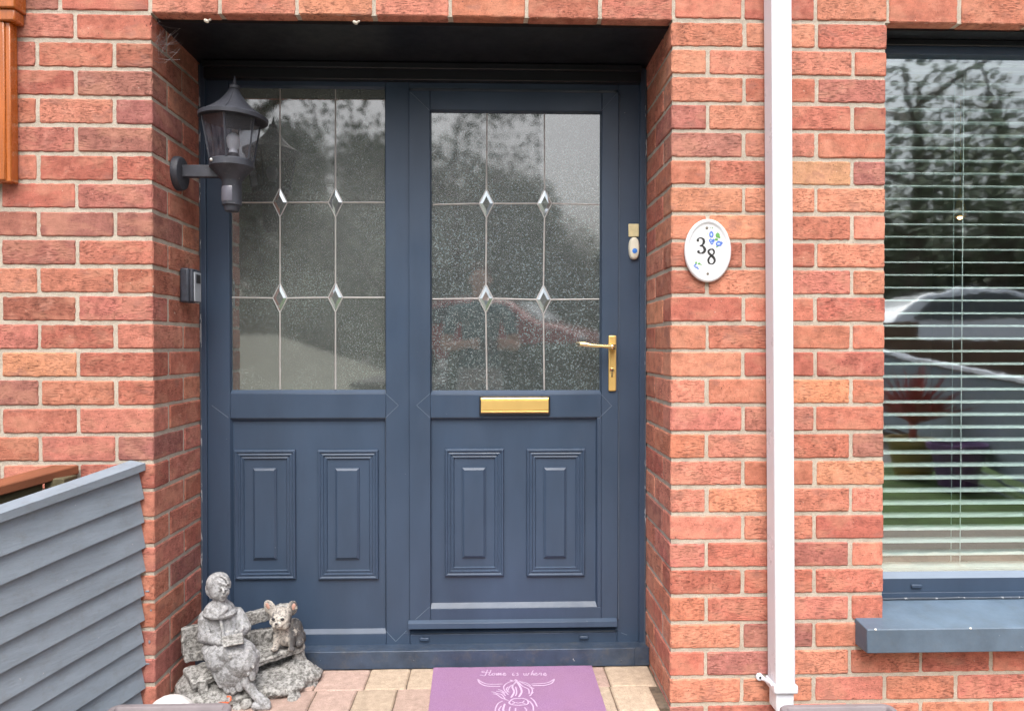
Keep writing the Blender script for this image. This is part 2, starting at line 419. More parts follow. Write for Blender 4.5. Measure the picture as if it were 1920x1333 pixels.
# --- cill
cl = MB(); CY = FY-.075
za = zs(1206, FY); zf = P(900, 1218, CY).z
cl.add([(X0, CY, 0), (X1, CY, 0), (X1, CY, zf), (X0, CY, zf), (X0, FY+.02, 0), (X1, FY+.02, 0), (X1, FY+.02, za), (X0, FY+.02, za)],
       [(0, 1, 2, 3), (3, 2, 6, 7), (0, 3, 7, 4), (1, 5, 6, 2)])
cill = obj('door_cill', cl, M_NAVYD, house, bevel=.003)
sc_ = MB()
for px in (775, 971, 1165):
    p = P(px, 1238, CY); sc_.lathe((p.x, CY+.001, p.z), [(0.003, 0), (.003, .002), (.001, .003)], 10, (0, -1, 0))
p = P(1190, 1230, CY); sc_.box(p.x-.0, X1-.001, CY-.004, CY, .002, zf+.003)
objs('screw_cap', sc_, M_NAVYD, cill)

# --- glass
def obscure(name, base, grain, cw, gain=3.6):
    m, nt, p = mat(name); q = N(nt)
    g = q.noise(grain, 2, .55); g2 = q.noise(grain*2.3, 1, .5)
    p.inputs['Roughness'].default_value = .16; p.inputs['Specular IOR Level'].default_value = .9
    big = q.ramp(q.noise(5, 3, .5), [(.35, .75), (.7, 1.3)])
    gc = q.mix(q.ramp(q.noise(grain*.8, 2, .6), [(.50, 0), (.66, 1)]), base, tuple(min(1, v*gain+.03) for v in base)); q.l(q.mix(1, gc, big, 'MULTIPLY'), p.inputs['Base Color'])
    q.l(q.bump(q.math('ADD', g, q.math('MULTIPLY', g2, .5)), .0016, 1), p.inputs['Normal'])
    p.inputs['Coat Weight'].default_value = 1; p.inputs['Coat Roughness'].default_value = .022; p.inputs['Coat IOR'].default_value = cw
    w = q.n('ShaderNodeBump'); w.inputs['Distance'].default_value = .0004; w.inputs['Strength'].default_value = .15
    q.l(q.noise(9, 2, .4), w.inputs['Height']); q.l(q.bump(g, .000020 if gain > 3 else .000012, 1, w.outputs[0]), p.inputs['Coat Normal'])
    return m
M_GLS = obscure('obscure_glass_side', (.050, .062, .058), 270, 2.8, 2.0)
M_GLD = obscure('obscure_glass_door', (.036, .048, .050), 220, 2.8, 3.1)
M_BEV, _n, _p = mat('bevelled_glass'); _p.inputs['Metallic'].default_value = .75; _p.inputs['Base Color'].default_value = (.50, .54, .55, 1); _p.inputs['Roughness'].default_value = .03
_p.inputs['IOR'].default_value = 2.3; _p.inputs['Coat Weight'].default_value = .6; _p.inputs['Coat Roughness'].default_value = .02
def leaded(parent, rect, Y, gy, vx, hz, dia, gm, top):
    """glazing: sloped bead, obscure pane, lead came and bevelled diamonds"""
    px0, py0, px1, py1 = rect
    B = R(px0, py0, px1, py1, gy)
    g = MB(); g.box(B[0]-.004, B[1]+.004, gy, gy+.024, B[2]-.004, B[3]+.004)
    pane = obj('glass_pane', g, gm, parent)
    cm = MB()
    def strip(a, b, w=.0024):
        a = Vector(a); b = Vector(b); t = (b-a).normalized(); s = Vector((-t.z, 0, t.x))*w
        cm.add([a-s+Vector((0, gy, 0)), b-s+Vector((0, gy, 0)), b+s+Vector((0, gy, 0)), a+s+Vector((0, gy, 0)),
                a+Vector((0, gy-.003, 0)), b+Vector((0, gy-.003, 0))], [(0, 1, 5, 4), (3, 4, 5, 2), (0, 4, 3), (1, 2, 5)])
    def xz(px, py): p = P(px, py, gy); return Vector((p.x, 0, p.z))
    dd = {}
    for (cx_, cy_) in dia:
        hw, hh = 13.5, 27
        q = [xz(cx_, cy_-hh), xz(cx_+hw, cy_), xz(cx_, cy_+hh), xz(cx_-hw, cy_)]
        for a, b in zip(q, q[1:]+q[:1]): strip(a, b, .0021)
        m = MB(); c = sum(q, Vector())/4; inn = [c+(v-c)*.5 for v in q]
        m.add([v+Vector((0, gy-.0008, 0)) for v in q]+[v+Vector((0, gy-.0050, 0)) for v in inn],
              [(0, 1, 5, 4)[::-1], (1, 2, 6, 5)[::-1], (2, 3, 7, 6)[::-1], (3, 0, 4, 7)[::-1], (4, 5, 6, 7)[::-1]])
        obj('diamond_bevel', m, M_BEV, parent)
    dx = {}
    for i, v in enumerate(vx):
        ys = [py0]+[y for c_, y in sorted(dia, key=lambda t: t[1]) if abs(c_-v) < 9]+[py1]
        cs = [v]+[c_ for c_, y in sorted(dia, key=lambda t: t[1]) if abs(c_-v) < 9]+[v]
        for j in range(len(ys)-1):
            a = ys[j]+(27 if j else 0); b = ys[j+1]-(27 if j < len(ys)-2 else 0)
            strip(xz(cs[j], a), xz(cs[j+1], b))
    for h in hz:
        on = sorted([(c_, y) for c_, y in dia if abs(y-h) < 9]); xs_ = [(px0, h)]+on+[(px1, h)]
        for j in range(len(xs_)-1):
            a = xs_[j][0]+(13.5 if j else 0); b = xs_[j+1][0]-(13.5 if j < len(xs_)-2 else 0)
            strip(xz(a, xs_[j][1]), xz(b, xs_[j+1][1]))
    obj('lead_came', cm, M_CAME, parent)
    return pane
def bead(mb, A, ya, ins, yb):                # sloped bead ring from the face down to the glass (ins: l,r,b,t metres)
    B = (A[0]+ins[0], A[1]-ins[1], A[2]+ins[2], A[3]-ins[3]); mb.ring(A, ya, B, yb); return B
def mould(px0, py0, px1, py1, fx0, fy0, fx1, fy1, Y, parent):
    mb = MB(); A = R(px0, py0, px1, py1, Y-.004)
    prof = [(0, 0), (.0015, .008), (.004, .0105), (.008, .0105), (.0115, .0065), (.014, .0065), (.017, .0085), (.020, .0085), (.0225, .004), (.026, .004), (.029, .0055), (.031, .0055), (.034, .0004)]
    ins = lambda A, t: (A[0]+t, A[1]-t, A[2]+t, A[3]-t)
    for (t0, h0), (t1, h1) in zip(prof, prof[1:]): mb.ring(ins(A, t0), Y-h0, ins(A, t1), Y-h1)
    F0 = R(fx0, fy0, fx1, fy1, Y-.004)
    for (t0, h0), (t1, h1) in zip([(0, 0), (.001, .004), (.0025, .0045), (.009, .0095)], [(.001, .004), (.0025, .0045), (.009, .0095), (.0095, .0096)]): mb.ring(ins(F0, t0), Y-h0, ins(F0, t1), Y-h1)
    mb.rect(ins(F0, .0095), Y-.0096)
    return obj('moulded_panel', mb, M_NAVY, parent, smooth=True, angle=20)

# --- side light
sd = MB(); GY = FY+.016
A = (LF[0], LF[1]+.0015, zs(737), ztg)
B = bead(sd, A, FY, (.003, .002, .012, .004), GY)
PA = (LF[0], mull[0], zs(1184), zs(783)); PY = FY+.014
PB = bead(sd, PA, FY, (.006, .005, .013, .012), PY); sd.rect(PB, PY)
side = obj('side_light', sd, M_NAVY, house)
leaded(side, (433, 168, 721, 730), FY, GY, (525, 629), (380, 558), [(525, 380), (629, 380), (525, 559), (629, 558)], M_GLS, 0)
mould(440, 843, 555, 1086, 474, 877, 519, 1049, PY, side); mould(596, 843, 710, 1086, 628, 877, 674, 1049, PY, side)
# --- front door leaf
LY = FY-.009; df = MB()
lx0, lx1 = xs(767, LY), xs(1159.5, LY); zt, zb = zs(172, LY), zs(1164, LY)
ox0, ox1 = xs(807, LY), xs(1128, LY); g0, g1 = zs(739, LY), zs(208, LY); q0, q1 = zs(1139, LY), zs(783, LY); px1 = xs(1120, LY)
df.box(lx0, ox0, LY, LY+.06, zb, zt); df.box(ox1, lx1, LY, LY+.06, zb, zt)
df.box(ox0, ox1, LY, LY+.06, g1, zt); df.box(ox0, ox1, LY, LY+.06, q1, g0); df.box(ox0, ox1, LY, LY+.06, zb, q0)
df.box(px1, ox1, LY, LY+.06, q0, q1)
door = obj('front_door', df, M_NAVY, house, bevel=.0022)
bd = MB(); DG = LY+.018
bead(bd, (ox0, ox1, g0, g1), LY, (.004, .005, .013, .004), DG)
DPY = LY+.013; DB = bead(bd, (ox0, px1, q0, q1), LY, (.002, .004, .016, .009), DPY); bd.rect(DB, DPY)
obj('glazing_bead', bd, M_NAVY, door)
leaded(door, (811, 214, 1123, 731), LY, DG, (913, 1020.5), (384, 561), [(912, 382), (1021, 382), (911, 560), (1019, 562)], M_GLD, 0)
mould(834, 841, 945, 1080, 866, 876, 911, 1046, DPY, door); mould(987, 841, 1097, 1080, 1019, 876, 1062, 1046, DPY, door)
wb = MB(); a, b = xs(765, LY), xs(1157, LY)
z_a, z_b = zs(1174, LY), zs(1160, LY); wb.add([(a, LY-.001, z_b), (b, LY-.001, z_b), (b, LY-.014, z_b-.008), (a, LY-.014, z_b-.008), (a, LY-.016, z_a), (b, LY-.016, z_a), (b, LY+.01, z_a), (a, LY+.01, z_a)],
       [(0, 3, 2, 1), (3, 4, 5, 2), (4, 7, 6, 5), (0, 7, 4, 3), (1, 2, 5, 6)])
obj('weather_bar', wb, M_NAVY, door, bevel=.001)
w2 = MB()
for s in [((781, 760), (806, 738)), ((781, 760), (806, 783)), ((1147, 761), (1124, 783)), ((1147, 761), (1128, 740)), ((806, 1137), (779, 1161)), ((770, 174), (806, 208)), ((1158, 174), (1128, 208))]: weld(*s, LY, w2)
objs('weld_seam', w2, M_WELD, door)
ed = MB(); ed.tube([P(1161, 180, LY+.004), P(1160, 1160, LY+.004)], .0012, 6); obj('edge_gasket', ed, M_WELD, door)
# letter plate
lp = MB(); A = R(899, 742, 1031, 778, LY); lp.box(A[0], A[1], LY-.010, LY-.0002, A[2], A[3]); letter = obj('letter_plate', lp, M_DARK, door, bevel=.003)
l2 = MB(); A = R(902, 745.5, 1028, 774.5, LY-.01); zz = [(0, 0), (.0, .004), (.004, .006), (.007, .005), (.009, .009), (.04, .0085), (.0425, .005), (.045, .007), (.0485, .004), (.0505, 0)]
h = A[3]-A[2]; sc = h/.0505; vs = []
for t, d_ in zz: vs += [(A[0], LY-.0098-d_, A[3]-t*sc), (A[1], LY-.0098-d_, A[3]-t*sc)]
l2.add(vs, [(2*i, 2*i+2, 2*i+3, 2*i+1) for i in range(len(zz)-1)]+[tuple(range(0, 2*len(zz), 2))[::-1], tuple(range(1, 2*len(zz), 2))])
obj('letter_flap', l2, M_GOLD, door)
# handle
hb = MB(); A = R(1140.5, 629, 1155, 733, LY); hb.box(A[0], A[1], LY-.009, LY-.0002, A[2], A[3]); hnd = obj('handle_plate', hb, M_GOLD, door, bevel=.004, seg=3)
hl = MB(); p0 = P(1148, 650, LY-.02); hl.box(p0.x-.010, p0.x+.011, LY-.03, LY-.0091, p0.z-.011, p0.z+.008)
pts = [P(1146, 650, LY-.045), P(1130, 649, LY-.050), P(1108, 647.5, LY-.052), P(1096, 645.5, LY-.050), P(1088, 645, LY-.046)]
hl.cap(P(1148, 650, LY-.02), P(1148, 650, LY-.046), .010, .010)
hl.tube(pts, [.008, .0062, .0062, .0085, .0075], 12); obj('lever', hl, M_GOLDL, door, smooth=True, angle=50)
kh = MB(); p = P(1147.5, 694, LY-.009); kh.lathe((p.x, LY-.0088, p.z), [(.0085, 0), (.0085, .003), (.007, .004)], 20, (0, -1, 0)); kh.box(p.x-.004, p.x+.004, LY-.0118, LY-.0088, p.z-.024, p.z-.006)
kc = obj('lock_cylinder', kh, M_GOLDL, door, bevel=.001)
kk = MB(); kk.box(p.x-.0012, p.x+.0012, LY-.0135, LY-.0125, p.z-.004, p.z+.004); obj('keyhole', kk, M_DARK, door)
sp = MB(); p = P(1145.5, 693, LY-.009); sp.lathe((p.x-.001, LY-.0129, p.z), [(.004, 0), (.004, .001)], 16, (0, -1, 0)); obj('key_slot', sp, plain('worn_copper', (.35, .12, .06), .5, metal=.5), door)

# --- window
M_SLAT = plain('blind_slat', (.80, .90, .89), .45, .02)
M_SLATE = plain('painted_sill', (.085, .125, .175), .5, .2, 9, .0006, 140, speck=((.6, .6, .58), 58, .735), grime=.15)
wx0, wx1 = WX0-.03, WX1; WYF = WR
wf = MB(); zh = P(1790, 103, WYF).z; zbot = P(1790, 1083, WYF).z; zsf = P(1790, 1122, WYF).z
wf.box(wx0, wx1, WYF, WYF+.07, zsf-.03, zbot); wf.box(wx0, wx1, WYF, WYF+.07, zh, H+.01)
wf.box(wx0-.02, WX0-.005, WYF, WYF+.07, zbot, zh); wf.box(wx1-.06, wx1+.02, WYF, WYF+.07, zbot, zh)
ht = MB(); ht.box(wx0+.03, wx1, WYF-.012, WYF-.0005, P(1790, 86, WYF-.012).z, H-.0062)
zl = P(1790, 1109, WYF).z; wf.box(wx0, wx1, WYF-.003, WYF-.0004, zsf-.03, zl)
win = obj('window_frame', wf, M_NAVY, house, bevel=.002); obj('head_trim', ht, M_BLACK, win, bevel=.003)  # head trim black instead of navy: lintel shade put into the colour
wbd = MB(); WG = WYF+.022; zg = P(1790, 1070, WG).z; wbd.hexa((wx0, WYF, zbot-.0006), (wx1, WYF, zbot-.0006), (wx1, WG, zg), (wx0, WG, zg), (0, .01, -.01)); obj('glazing_bead', wbd, plain('grey_bead', (.15, .19, .25), .4, .05), win)
vents(1707, 1727, 1098, WYF-.0, win)
ss = MB(); n = 50
ss.tube([(WX0-.005+(wx1-WX0)*i/n, WYF-.006, zsf+.004+mn.noise(Vector((i*.7, 2, 3)))*.003) for i in range(n+1)], [.002+.002*random.random() for i in range(n+1)], 6); obj('sealant_bead', ss, M_SEAL, win)
m, nt, p = mat('clear_glass'); nt.nodes.remove(p); q = N(nt); out = nt.nodes['Material Output']
tr = q.n('ShaderNodeBsdfTransparent'); tr.inputs[0].default_value = (.90, .97, .955, 1)
gl = q.n('ShaderNodeBsdfGlossy'); gl.inputs['Roughness'].default_value = .03; gl.inputs[0].default_value = (.95, 1, 1, 1)
q.l(q.bump(q.noise(6, 3, .5, (1, 1, 1.6)), .0010, .22), gl.inputs['Normal'])
fz = q.n('ShaderNodeLayerWeight'); fz.inputs['Blend'].default_value = .5
fz_o = q.math('ADD', q.math('MULTIPLY', q.math('POWER', fz.outputs['Facing'], 4.0), .8), .43)
ms = q.n('ShaderNodeMixShader'); q.l(fz_o, ms.inputs[0]); q.l(tr.outputs[0], ms.inputs[1]); q.l(gl.outputs[0], ms.inputs[2]); q.l(ms.outputs[0], out.inputs[0]); M_CLEAR = m
gp = MB(); gp.rect((wx0, wx1, zg-.002, zh+.02), WG); obj('glass_pane', gp, M_CLEAR, win)
# sill
si = MB(); YS = -.072
a0 = P(1626, 1180, YS); a1 = P(1626, 1225, YS); xe = a0.x
b0 = SILL; zi = P(1800, 1121, WYF).z; X2 = WX1+.07
prof = [(YS, a1.z), (YS, a0.z), (0.0, b0.z), (WYF+.01, zi), (WYF+.01, a1.z)]
vs = [(xe, y, z) for y, z in prof]+[(X2, y, z) for y, z in prof]
si.add(vs, [(0, 1, 2, 3, 4)[::-1], (5, 6, 7, 8, 9), (0, 5, 6, 1)[::-1], (1, 6, 7, 2)[::-1], (2, 7, 8, 3)[::-1], (4, 0, 5, 9)])
# notched toe beside the jamb: only the projecting part passes the opening
sill = obj('window_sill', si, M_SLATE, house, bevel=.003)
fk = MB()
for px, py in ((1642, 1181), (1820, 1178.5)):
    p = P(px, py, YS if py > 1176 else .02); zz_ = a0.z if py > 1176 else b0.z+.005
    fk.ell((p.x, p.y+.001, zz_), (.004 if py > 1176 else .002, .003, .003 if py > 1176 else .0012), n=8, m=6)
objs('lichen_spot', fk, plain('white_droppings', (.8, .78, .74), .8), sill)
# room behind the window
M_ROOM = plain('room_plaster', (.62, .58, .50), .9, .1); M_FLOOR = plain('room_floor', (.10, .07, .05), .6, .2)
rm = MB(); rx0, rx1, ry0, ry1 = WX0-.25, WX1+.6, .22, 3.6
rm.add([(rx0, ry0, .1), (rx1, ry0, .1), (rx1, ry1, .1), (rx0, ry1, .1), (rx0, ry0, 2.45), (rx1, ry0, 2.45), (rx1, ry1, 2.45), (rx0, ry1, 2.45)],
       [(2, 3, 7, 6), (3, 0, 4, 7), (1, 2, 6, 5), (4, 5, 6, 7)])
rm.mi = 1; rm.box(rx0, rx1, ry0, ry1, .05, .0999)
rm.mi = 0; rm.box(rx0, WX0-.03, ry0-.05, ry0-.001, .1, 2.45); rm.box(WX1-.05, rx1, ry0-.05, ry0-.001, .1, 2.45)
rm.box(WX0-.03, WX1-.05, ry0-.05, ry0-.001, .1, zsf-.03); rm.box(WX0-.03, WX1-.05, ry0-.05, ry0-.001, zh+.03, 2.45)
obj('room', rm, [M_ROOM, M_FLOOR], house)
# ------------------------------------------------------------------ ground
def struct(name, mb, m, **k): return obj(name, mb, m, kind=k.pop('kind', 'structure'), **k)
M_EARTH = plain('asphalt', (.12, .115, .11), .9, .25, 3, .003, 80)
g = MB(); g.box(-60, 60, -70, 30, -.30, -.095); struct('ground', g, M_EARTH)
M_PAVE, nt, p = mat('paving_block'); q = N(nt); at = q.n('ShaderNodeAttribute', attribute_name='tint')
c = q.mix(1, at.outputs['Color'], q.ramp(q.noise(35, 7, .75), [(.3, .7), (.7, 1.22)]), 'MULTIPLY')
c = q.mix(q.ramp(q.noise(380, 3, .7), [(.33, .7), (.48, 0)]), c, (.16, .11, .08))
c = q.mix(q.ramp(q.noise(260, 3, .7), [(.66, 0), (.74, .5)]), c, (.75, .66, .55))
q.l(c, p.inputs['Base Color']); p.inputs['Roughness'].default_value = .88; q.l(q.bump(q.noise(260, 5, .7), .002), p.inputs['Normal'])
M_SAND = plain('joint_sand', (.14, .10, .07), .95, .5, 60, .004, 200, grime=.5)
pv = MB(); PK = [(.41, .29, .245), (.43, .305, .25), (.39, .28, .24)]; BF = [(.43, .335, .25), (.45, .35, .26), (.41, .325, .245)]
def slab(x0, x1, y0, y1, colr, top=0):
    j = random.uniform(.92, 1.08); pv.mi = 0; pv.col = (colr[0]*j, colr[1]*j, colr[2]*j, .5)
    e = .004; t = random.uniform(-.0015, .001)+top; x0 += .002; x1 -= .002; y0 += .002; y1 -= .002
    nx_, ny_ = 6, 6; vs = []; 
    A = [x0, x0+e]+[x0+e+(x1-x0-2*e)*i/nx_ for i in range(1, nx_)]+[x1-e, x1]; B = [y0, y0+e]+[y0+e+(y1-y0-2*e)*i/ny_ for i in range(1, ny_)]+[y1-e, y1]
    for j_, y in enumerate(B):
        for i_, x in enumerate(A):
            edge = i_ in (0, len(A)-1) or j_ in (0, len(B)-1); w = mn.noise(Vector((x*70, y*70, 1)))*.0016
            vs.append((x+(w if edge else 0), y+(w if edge else 0), (t-.004 if edge else t)+mn.noise(Vector((x*25, y*25, 4)))*.0012))
    n_ = len(A); fs = [(a+b*n_, a+1+b*n_, a+1+(b+1)*n_, a+(b+1)*n_) for b in range(len(B)-1) for a in range(n_-1)]
    rim = list(range(n_))+[n_-1+n_*b for b in range(1, len(B))]+[n_*(len(B)-1)+a for a in range(n_-2, -1, -1)]+[n_*b for b in range(len(B)-2, 0, -1)]
    m0 = len(vs); vs += [(vs[i][0], vs[i][1], -.05+top) for i in rim]
    fs += [(rim[(i+1) % len(rim)], rim[i], m0+i, m0+(i+1) % len(rim)) for i in range(len(rim))]
    pv.add(vs, fs)
y1 = CY-.001; rows = []; depth = [.145, .165, .165, .165]; y = y1; k = 0
xa, xb = G(690, 1270).x, G(766, 1270).x
while y > -1.5:
    dp = depth[k % 4] if k else .150
    y0 = y-dp
    XL = 0.004 if y0 > -.0 else -1.55; XR_ = W-.004 if y0 > 0 else W+2.6
    if k == 0: cuts = [.004, .20, G(598, 1270).x+.0, xa, xb, G(812, 1270).x+.05, 1.02, 1.19, G(1140, 1270).x, W-.005]
    else:
        cuts = [XL]; x = XL
        while x < XR_-.09:
            x += random.choice((.10, .13, .155, .16, .2)); cuts.append(min(x, XR_))
        if XR_-cuts[-1] > .01: cuts.append(XR_)
    for a, b in zip(cuts, cuts[1:]):
        colr = random.choice(BF) if a > 1.25 or random.random() < .45 else random.choice(PK)
        if k == 0: colr = BF[1] if (abs(a-xa) < .01 or abs(a-xb) < .01 or a > 1.2) else PK[0]
        slab(a, b, y0, y, colr, -.045 if k and a > W-.06 else 0)
    y = y0; k += 1
pv.mi = 1; pv.col = (1, .99, 1, 1); pv.box(-1.6, W-.06, -1.52, y1+.06, -.054, -.0055); pv.box(W-.0599, W+2.65, -1.52, -.0, -.09, -.0505); pv.box(W-.0599, W, .0005, y1+.06, -.054, -.0055)
struct('paving', pv, [M_PAVE, M_SAND])

# ------------------------------------------------------------------ doormat
M_MAT, nt, p = mat('purple_pile'); q = N(nt)
c = q.mix(q.ramp(q.noise(520, 3, .8), [(.3, 0), (.7, 1)]), (.24, .11, .25), (.47, .27, .455))
c = q.mix(q.ramp(q.noise(9, 4, .6), [(.35, 0), (.7, .4)]), c, (.36, .19, .30))
q.l(c, p.inputs['Base Color']); p.inputs['Roughness'].default_value = 1; q.l(q.bump(q.noise(600, 3, .8), .004), p.inputs['Normal'])
M_PRINT = plain('pale_print', (.56, .40, .57), .95, .25, 300, .002, 500)
MT = .009
a, b = G(813, 1248.5, MT), G(1110, 1247.5, MT)
ml, mr_ = G(803, 1333, MT), G(1138, 1333, MT)
mh = MB(); ny_ = 24; nx_ = 30; vs = []
yb_, yf_ = (a.y+b.y)/2, (a.y+b.y)/2-.46
def lx(y, s):                                # side edges as they lie
    p0, p1 = (a, ml) if s == 0 else (b, mr_); return p0.x+(p1.x-p0.x)*(y-p0.y)/(p1.y-p0.y)
for j_ in range(ny_+1):
    y = yb_+(yf_-yb_)*j_/ny_
    for i_ in range(nx_+1):
        x0, x1 = lx(y, 0), lx(y, 1); x = x0+(x1-x0)*i_/nx_; e = min(i_, nx_-i_, 1)*min(j_, ny_-j_, 1)
        w = mn.noise(Vector((x*60, y*60, 0)))*.0015
        vs.append((x+(0 if e else w), y+(0 if e else w), MT-.002*(1-e)+mn.noise(Vector((x*9, y*9, 3)))*.001))
fs = [(a_+b_*(nx_+1), a_+(b_+1)*(nx_+1), a_+1+(b_+1)*(nx_+1), a_+1+b_*(nx_+1)) for b_ in range(ny_) for a_ in range(nx_)]
mh.add(vs, fs)
rim = [i for i in range(nx_+1)]+[nx_+(nx_+1)*b_ for b_ in range(1, ny_+1)]+[ny_*(nx_+1)+a_ for a_ in range(nx_-1, -1, -1)]+[(nx_+1)*b_ for b_ in range(ny_-1, 0, -1)]
m0 = len(mh.v); mh.v += [(mh.v[i][0], mh.v[i][1], .0012) for i in rim]
for i in range(len(rim)): mh.f.append((rim[i], rim[(i+1) % len(rim)], m0+(i+1) % len(rim), m0+i)); mh.m.append(0); mh.c.append((1, 1, 1, 1))
mroot = obj('doormat', mh, M_MAT, label='purple doormat printed with Home is where and a long-horned cow, below the front door', cat='doormat', smooth=True)
def stroke(mb, pts, w=.0022):                # pts in the enlarged view of the mat; flat print just above the pile
    q = [G(x/3+700, y/3+1100, MT+.0022) for x, y in pts]; L = []; Rr = []; n = len(q)
    for i in range(n):
        t = (q[min(i+1, n-1)]-q[max(i-1, 0)]); t.z = 0; t.normalize(); s = Vector((-t.y, t.x, 0)); ww = w[i] if isinstance(w, list) else w*(1 if 0 < i < n-1 else .45)
        L.append(q[i]+s*ww); Rr.append(q[i]-s*ww)
    mb.add(L+Rr, [(i, i+n, i+n+1, i+1) for i in range(n-1)])
def curve(pts, n=7):                         # Catmull-Rom
    P_ = [pts[0]]+list(pts)+[pts[-1]]; o = []
    for i in range(1, len(P_)-2):
        for k in range(n):
            t = k/n; o.append(tuple(.5*((2*P_[i][d])+(-P_[i-1][d]+P_[i+1][d])*t+(2*P_[i-1][d]-5*P_[i][d]+4*P_[i+1][d]-P_[i+2][d])*t*t+(-P_[i-1][d]+3*P_[i][d]-3*P_[i+1][d]+P_[i+2][d])*t**3) for d in (0, 1)))
    return o+[pts[-1]]
tx = MB()
def T(pts, ox, w=.0017): stroke(tx, curve([(ox+x, 497-y) for x, y in pts]), w)
T([(20, 22), (8, 24), (6, 18), (18, 16), (30, 18)], 606); T([(36, 32), (30, 16), (20, -2), (4, 2), (-8, 2)], 606); T([(56, 31), (50, 16), (44, 4), (52, 0), (60, 6)], 606); T([(14, 15), (34, 17), (56, 18)], 606)
def lo(o): T([(10, 13), (2, 11), (1, 3), (8, 0), (15, 5), (14, 12), (9, 13), (20, 10)], o)
def le(o): T([(0, 4), (10, 8), (13, 12), (8, 14), (2, 8), (4, 1), (12, 0), (20, 6)], o)
lo(668); T([(0, 13), (2, 0), (10, 12), (14, 12), (12, 0), (22, 12), (26, 11), (24, 1), (32, 5)], 692); le(728)
T([(2, 13), (0, 3), (5, 0), (11, 5)], 784); T([(5, 19), (7, 20)], 784); T([(12, 14), (4, 12), (10, 6), (8, 0), (-2, 1)], 804)
T([(0, 13), (2, 2), (10, 1), (14, 13), (14, 2), (22, 1), (27, 12), (34, 13)], 846); T([(16, 30), (8, 14), (3, 0), (10, 12), (16, 11), (15, 1), (22, 5)], 884); le(906)
T([(0, 4), (6, 13), (9, 14), (15, 12), (13, 1), (20, 4)], 930); le(956)
obj('lettering', tx, M_PRINT, mroot)
cw = MB()
def K(*pts, w=.002): stroke(cw, curve(pts), w)
K((588, 518), (600, 540), (640, 556), (715, 558), w=.0026); K((588, 518), (610, 534), (650, 546), (728, 545), w=.0022)
K((1018, 516), (1006, 538), (965, 552), (893, 554), w=.0026); K((1018, 516), (990, 534), (950, 542), (885, 545), w=.0022)
K((800, 526), (760, 536), (735, 556), (738, 580), (760, 606)); K((805, 526), (790, 545), (768, 560), (752, 590)); K((800, 535), (782, 560), (792, 590), (774, 622), w=.003)
K((820, 528), (850, 545), (880, 560), (894, 580), (884, 612)); K((812, 530), (838, 556), (872, 574), (876, 600)); K((806, 532), (826, 560), (834, 590), (818, 618), w=.003)
K((828, 532), (862, 540), (886, 556)); K((780, 530), (770, 522), (792, 528), (800, 520), (812, 530)); K((800, 560), (806, 590), (800, 612)); K((760, 560), (748, 574), (764, 592))
K((664, 588), (682, 592), (700, 600), (722, 604), (742, 630)); K((672, 600), (694, 604), (724, 624), (762, 638)); K((690, 585), (720, 590), (745, 612)); K((700, 575), (722, 582), (740, 598))
K((900, 590), (890, 600), (878, 612)); K((905, 572), (892, 566), (880, 558))
K((770, 640), (790, 628), (840, 626), (868, 638), (866, 658), (820, 664), (778, 660), (764, 650), (770, 640), w=.0025); K((780, 640), (795, 650), (782, 655)); K((850, 638), (840, 650), (856, 655)); K((800, 648), (816, 652), (836, 648))
K((728, 640), (700, 656), (686, 690), (690, 705)); K((720, 668), (706, 690), (718, 702)); K((740, 655), (730, 690), (742, 700), w=.003)
K((884, 622), (905, 640), (922, 672)); K((878, 640), (898, 668), (900, 695)); K((770, 672), (765, 695), (778, 705)); K((800, 680), (800, 700)); K((850, 676), (862, 692), (852, 706))
K((742, 700), (770, 740), (815, 760), (858, 740), (880, 700))
obj('cow_drawing', cw, M_PRINT, mroot)

# ------------------------------------------------------------------ downpipe
dp = thing('downpipe', 'tall white square plastic downpipe on the brick pier beside the window', 'downpipe', (W+.35, -.05, 0))
m = MB(); yb, yf = -.010, -.076
tA, tB = P(1447, 0, yf).x, P(1484.5, 0, yf).x; bA, bB = P(1454.5, 1290, yf).x, P(1492, 1290, yf).x; zt_, zb_ = P(1465, 0, yf).z, P(1465, 1290, yf).z
def px_at(z): t = (z-zb_)/(zt_-zb_); return bA+(tA-bA)*t, bB+(tB-bB)*t
za_, zc_ = H+.6, P(1465, 1299, yf).z
t0, t1 = px_at(za_), px_at(zc_)
m.hexa((t1[0], yf, zc_), (t1[1], yf, zc_), (t1[1], yb, zc_), (t1[0], yb, zc_), Vector((t0[0]-t1[0], 0, za_-zc_)))
pipe = obj('pipe', m, M_WHITE, dp, bevel=.005, seg=3)
m = MB(); t2 = px_at(.012); m.hexa((t2[0]+.003, yf+.004, .012), (t2[1]-.003, yf+.004, .012), (t2[1]-.003, yb-.003, .012), (t2[0]+.003, yb-.003, .012), Vector((t1[0]-t2[0], 0, zc_-.012)))
obj('lower_pipe', m, M_WHITE, dp, bevel=.005, seg=3)
m = MB(); z0_, z1_ = P(1465, 1300, yf).z, P(1465, 1284, yf).z; m.box(t1[0]-.006, t1[1]+.006, yf-.006, yb+.006, z0_, z1_); obj('collar', m, M_WHITE, dp, bevel=.005, seg=3)
m = MB(); e0 = P(1424, 1268, -.004); m.tube([e0, e0+Vector((.012, -.008, -.004)), (t1[0]-.004, -.060, z1_-.004)], [.008, .006, .0065], 10); m.lathe(e0+Vector((0, .003, 0)), [(.011, 0), (.011, .007), (.006, .010)], 20, (0, -1, 0)); br = obj('bracket', m, M_WHITE, dp, smooth=True)
m = MB(); m.lathe(e0+Vector((0, -.0065, 0)), [(.0042, 0), (.0042, .0015), (.002, .0025)], 12, (0, -1, 0)); obj('screw', m, M_LAMP, br)

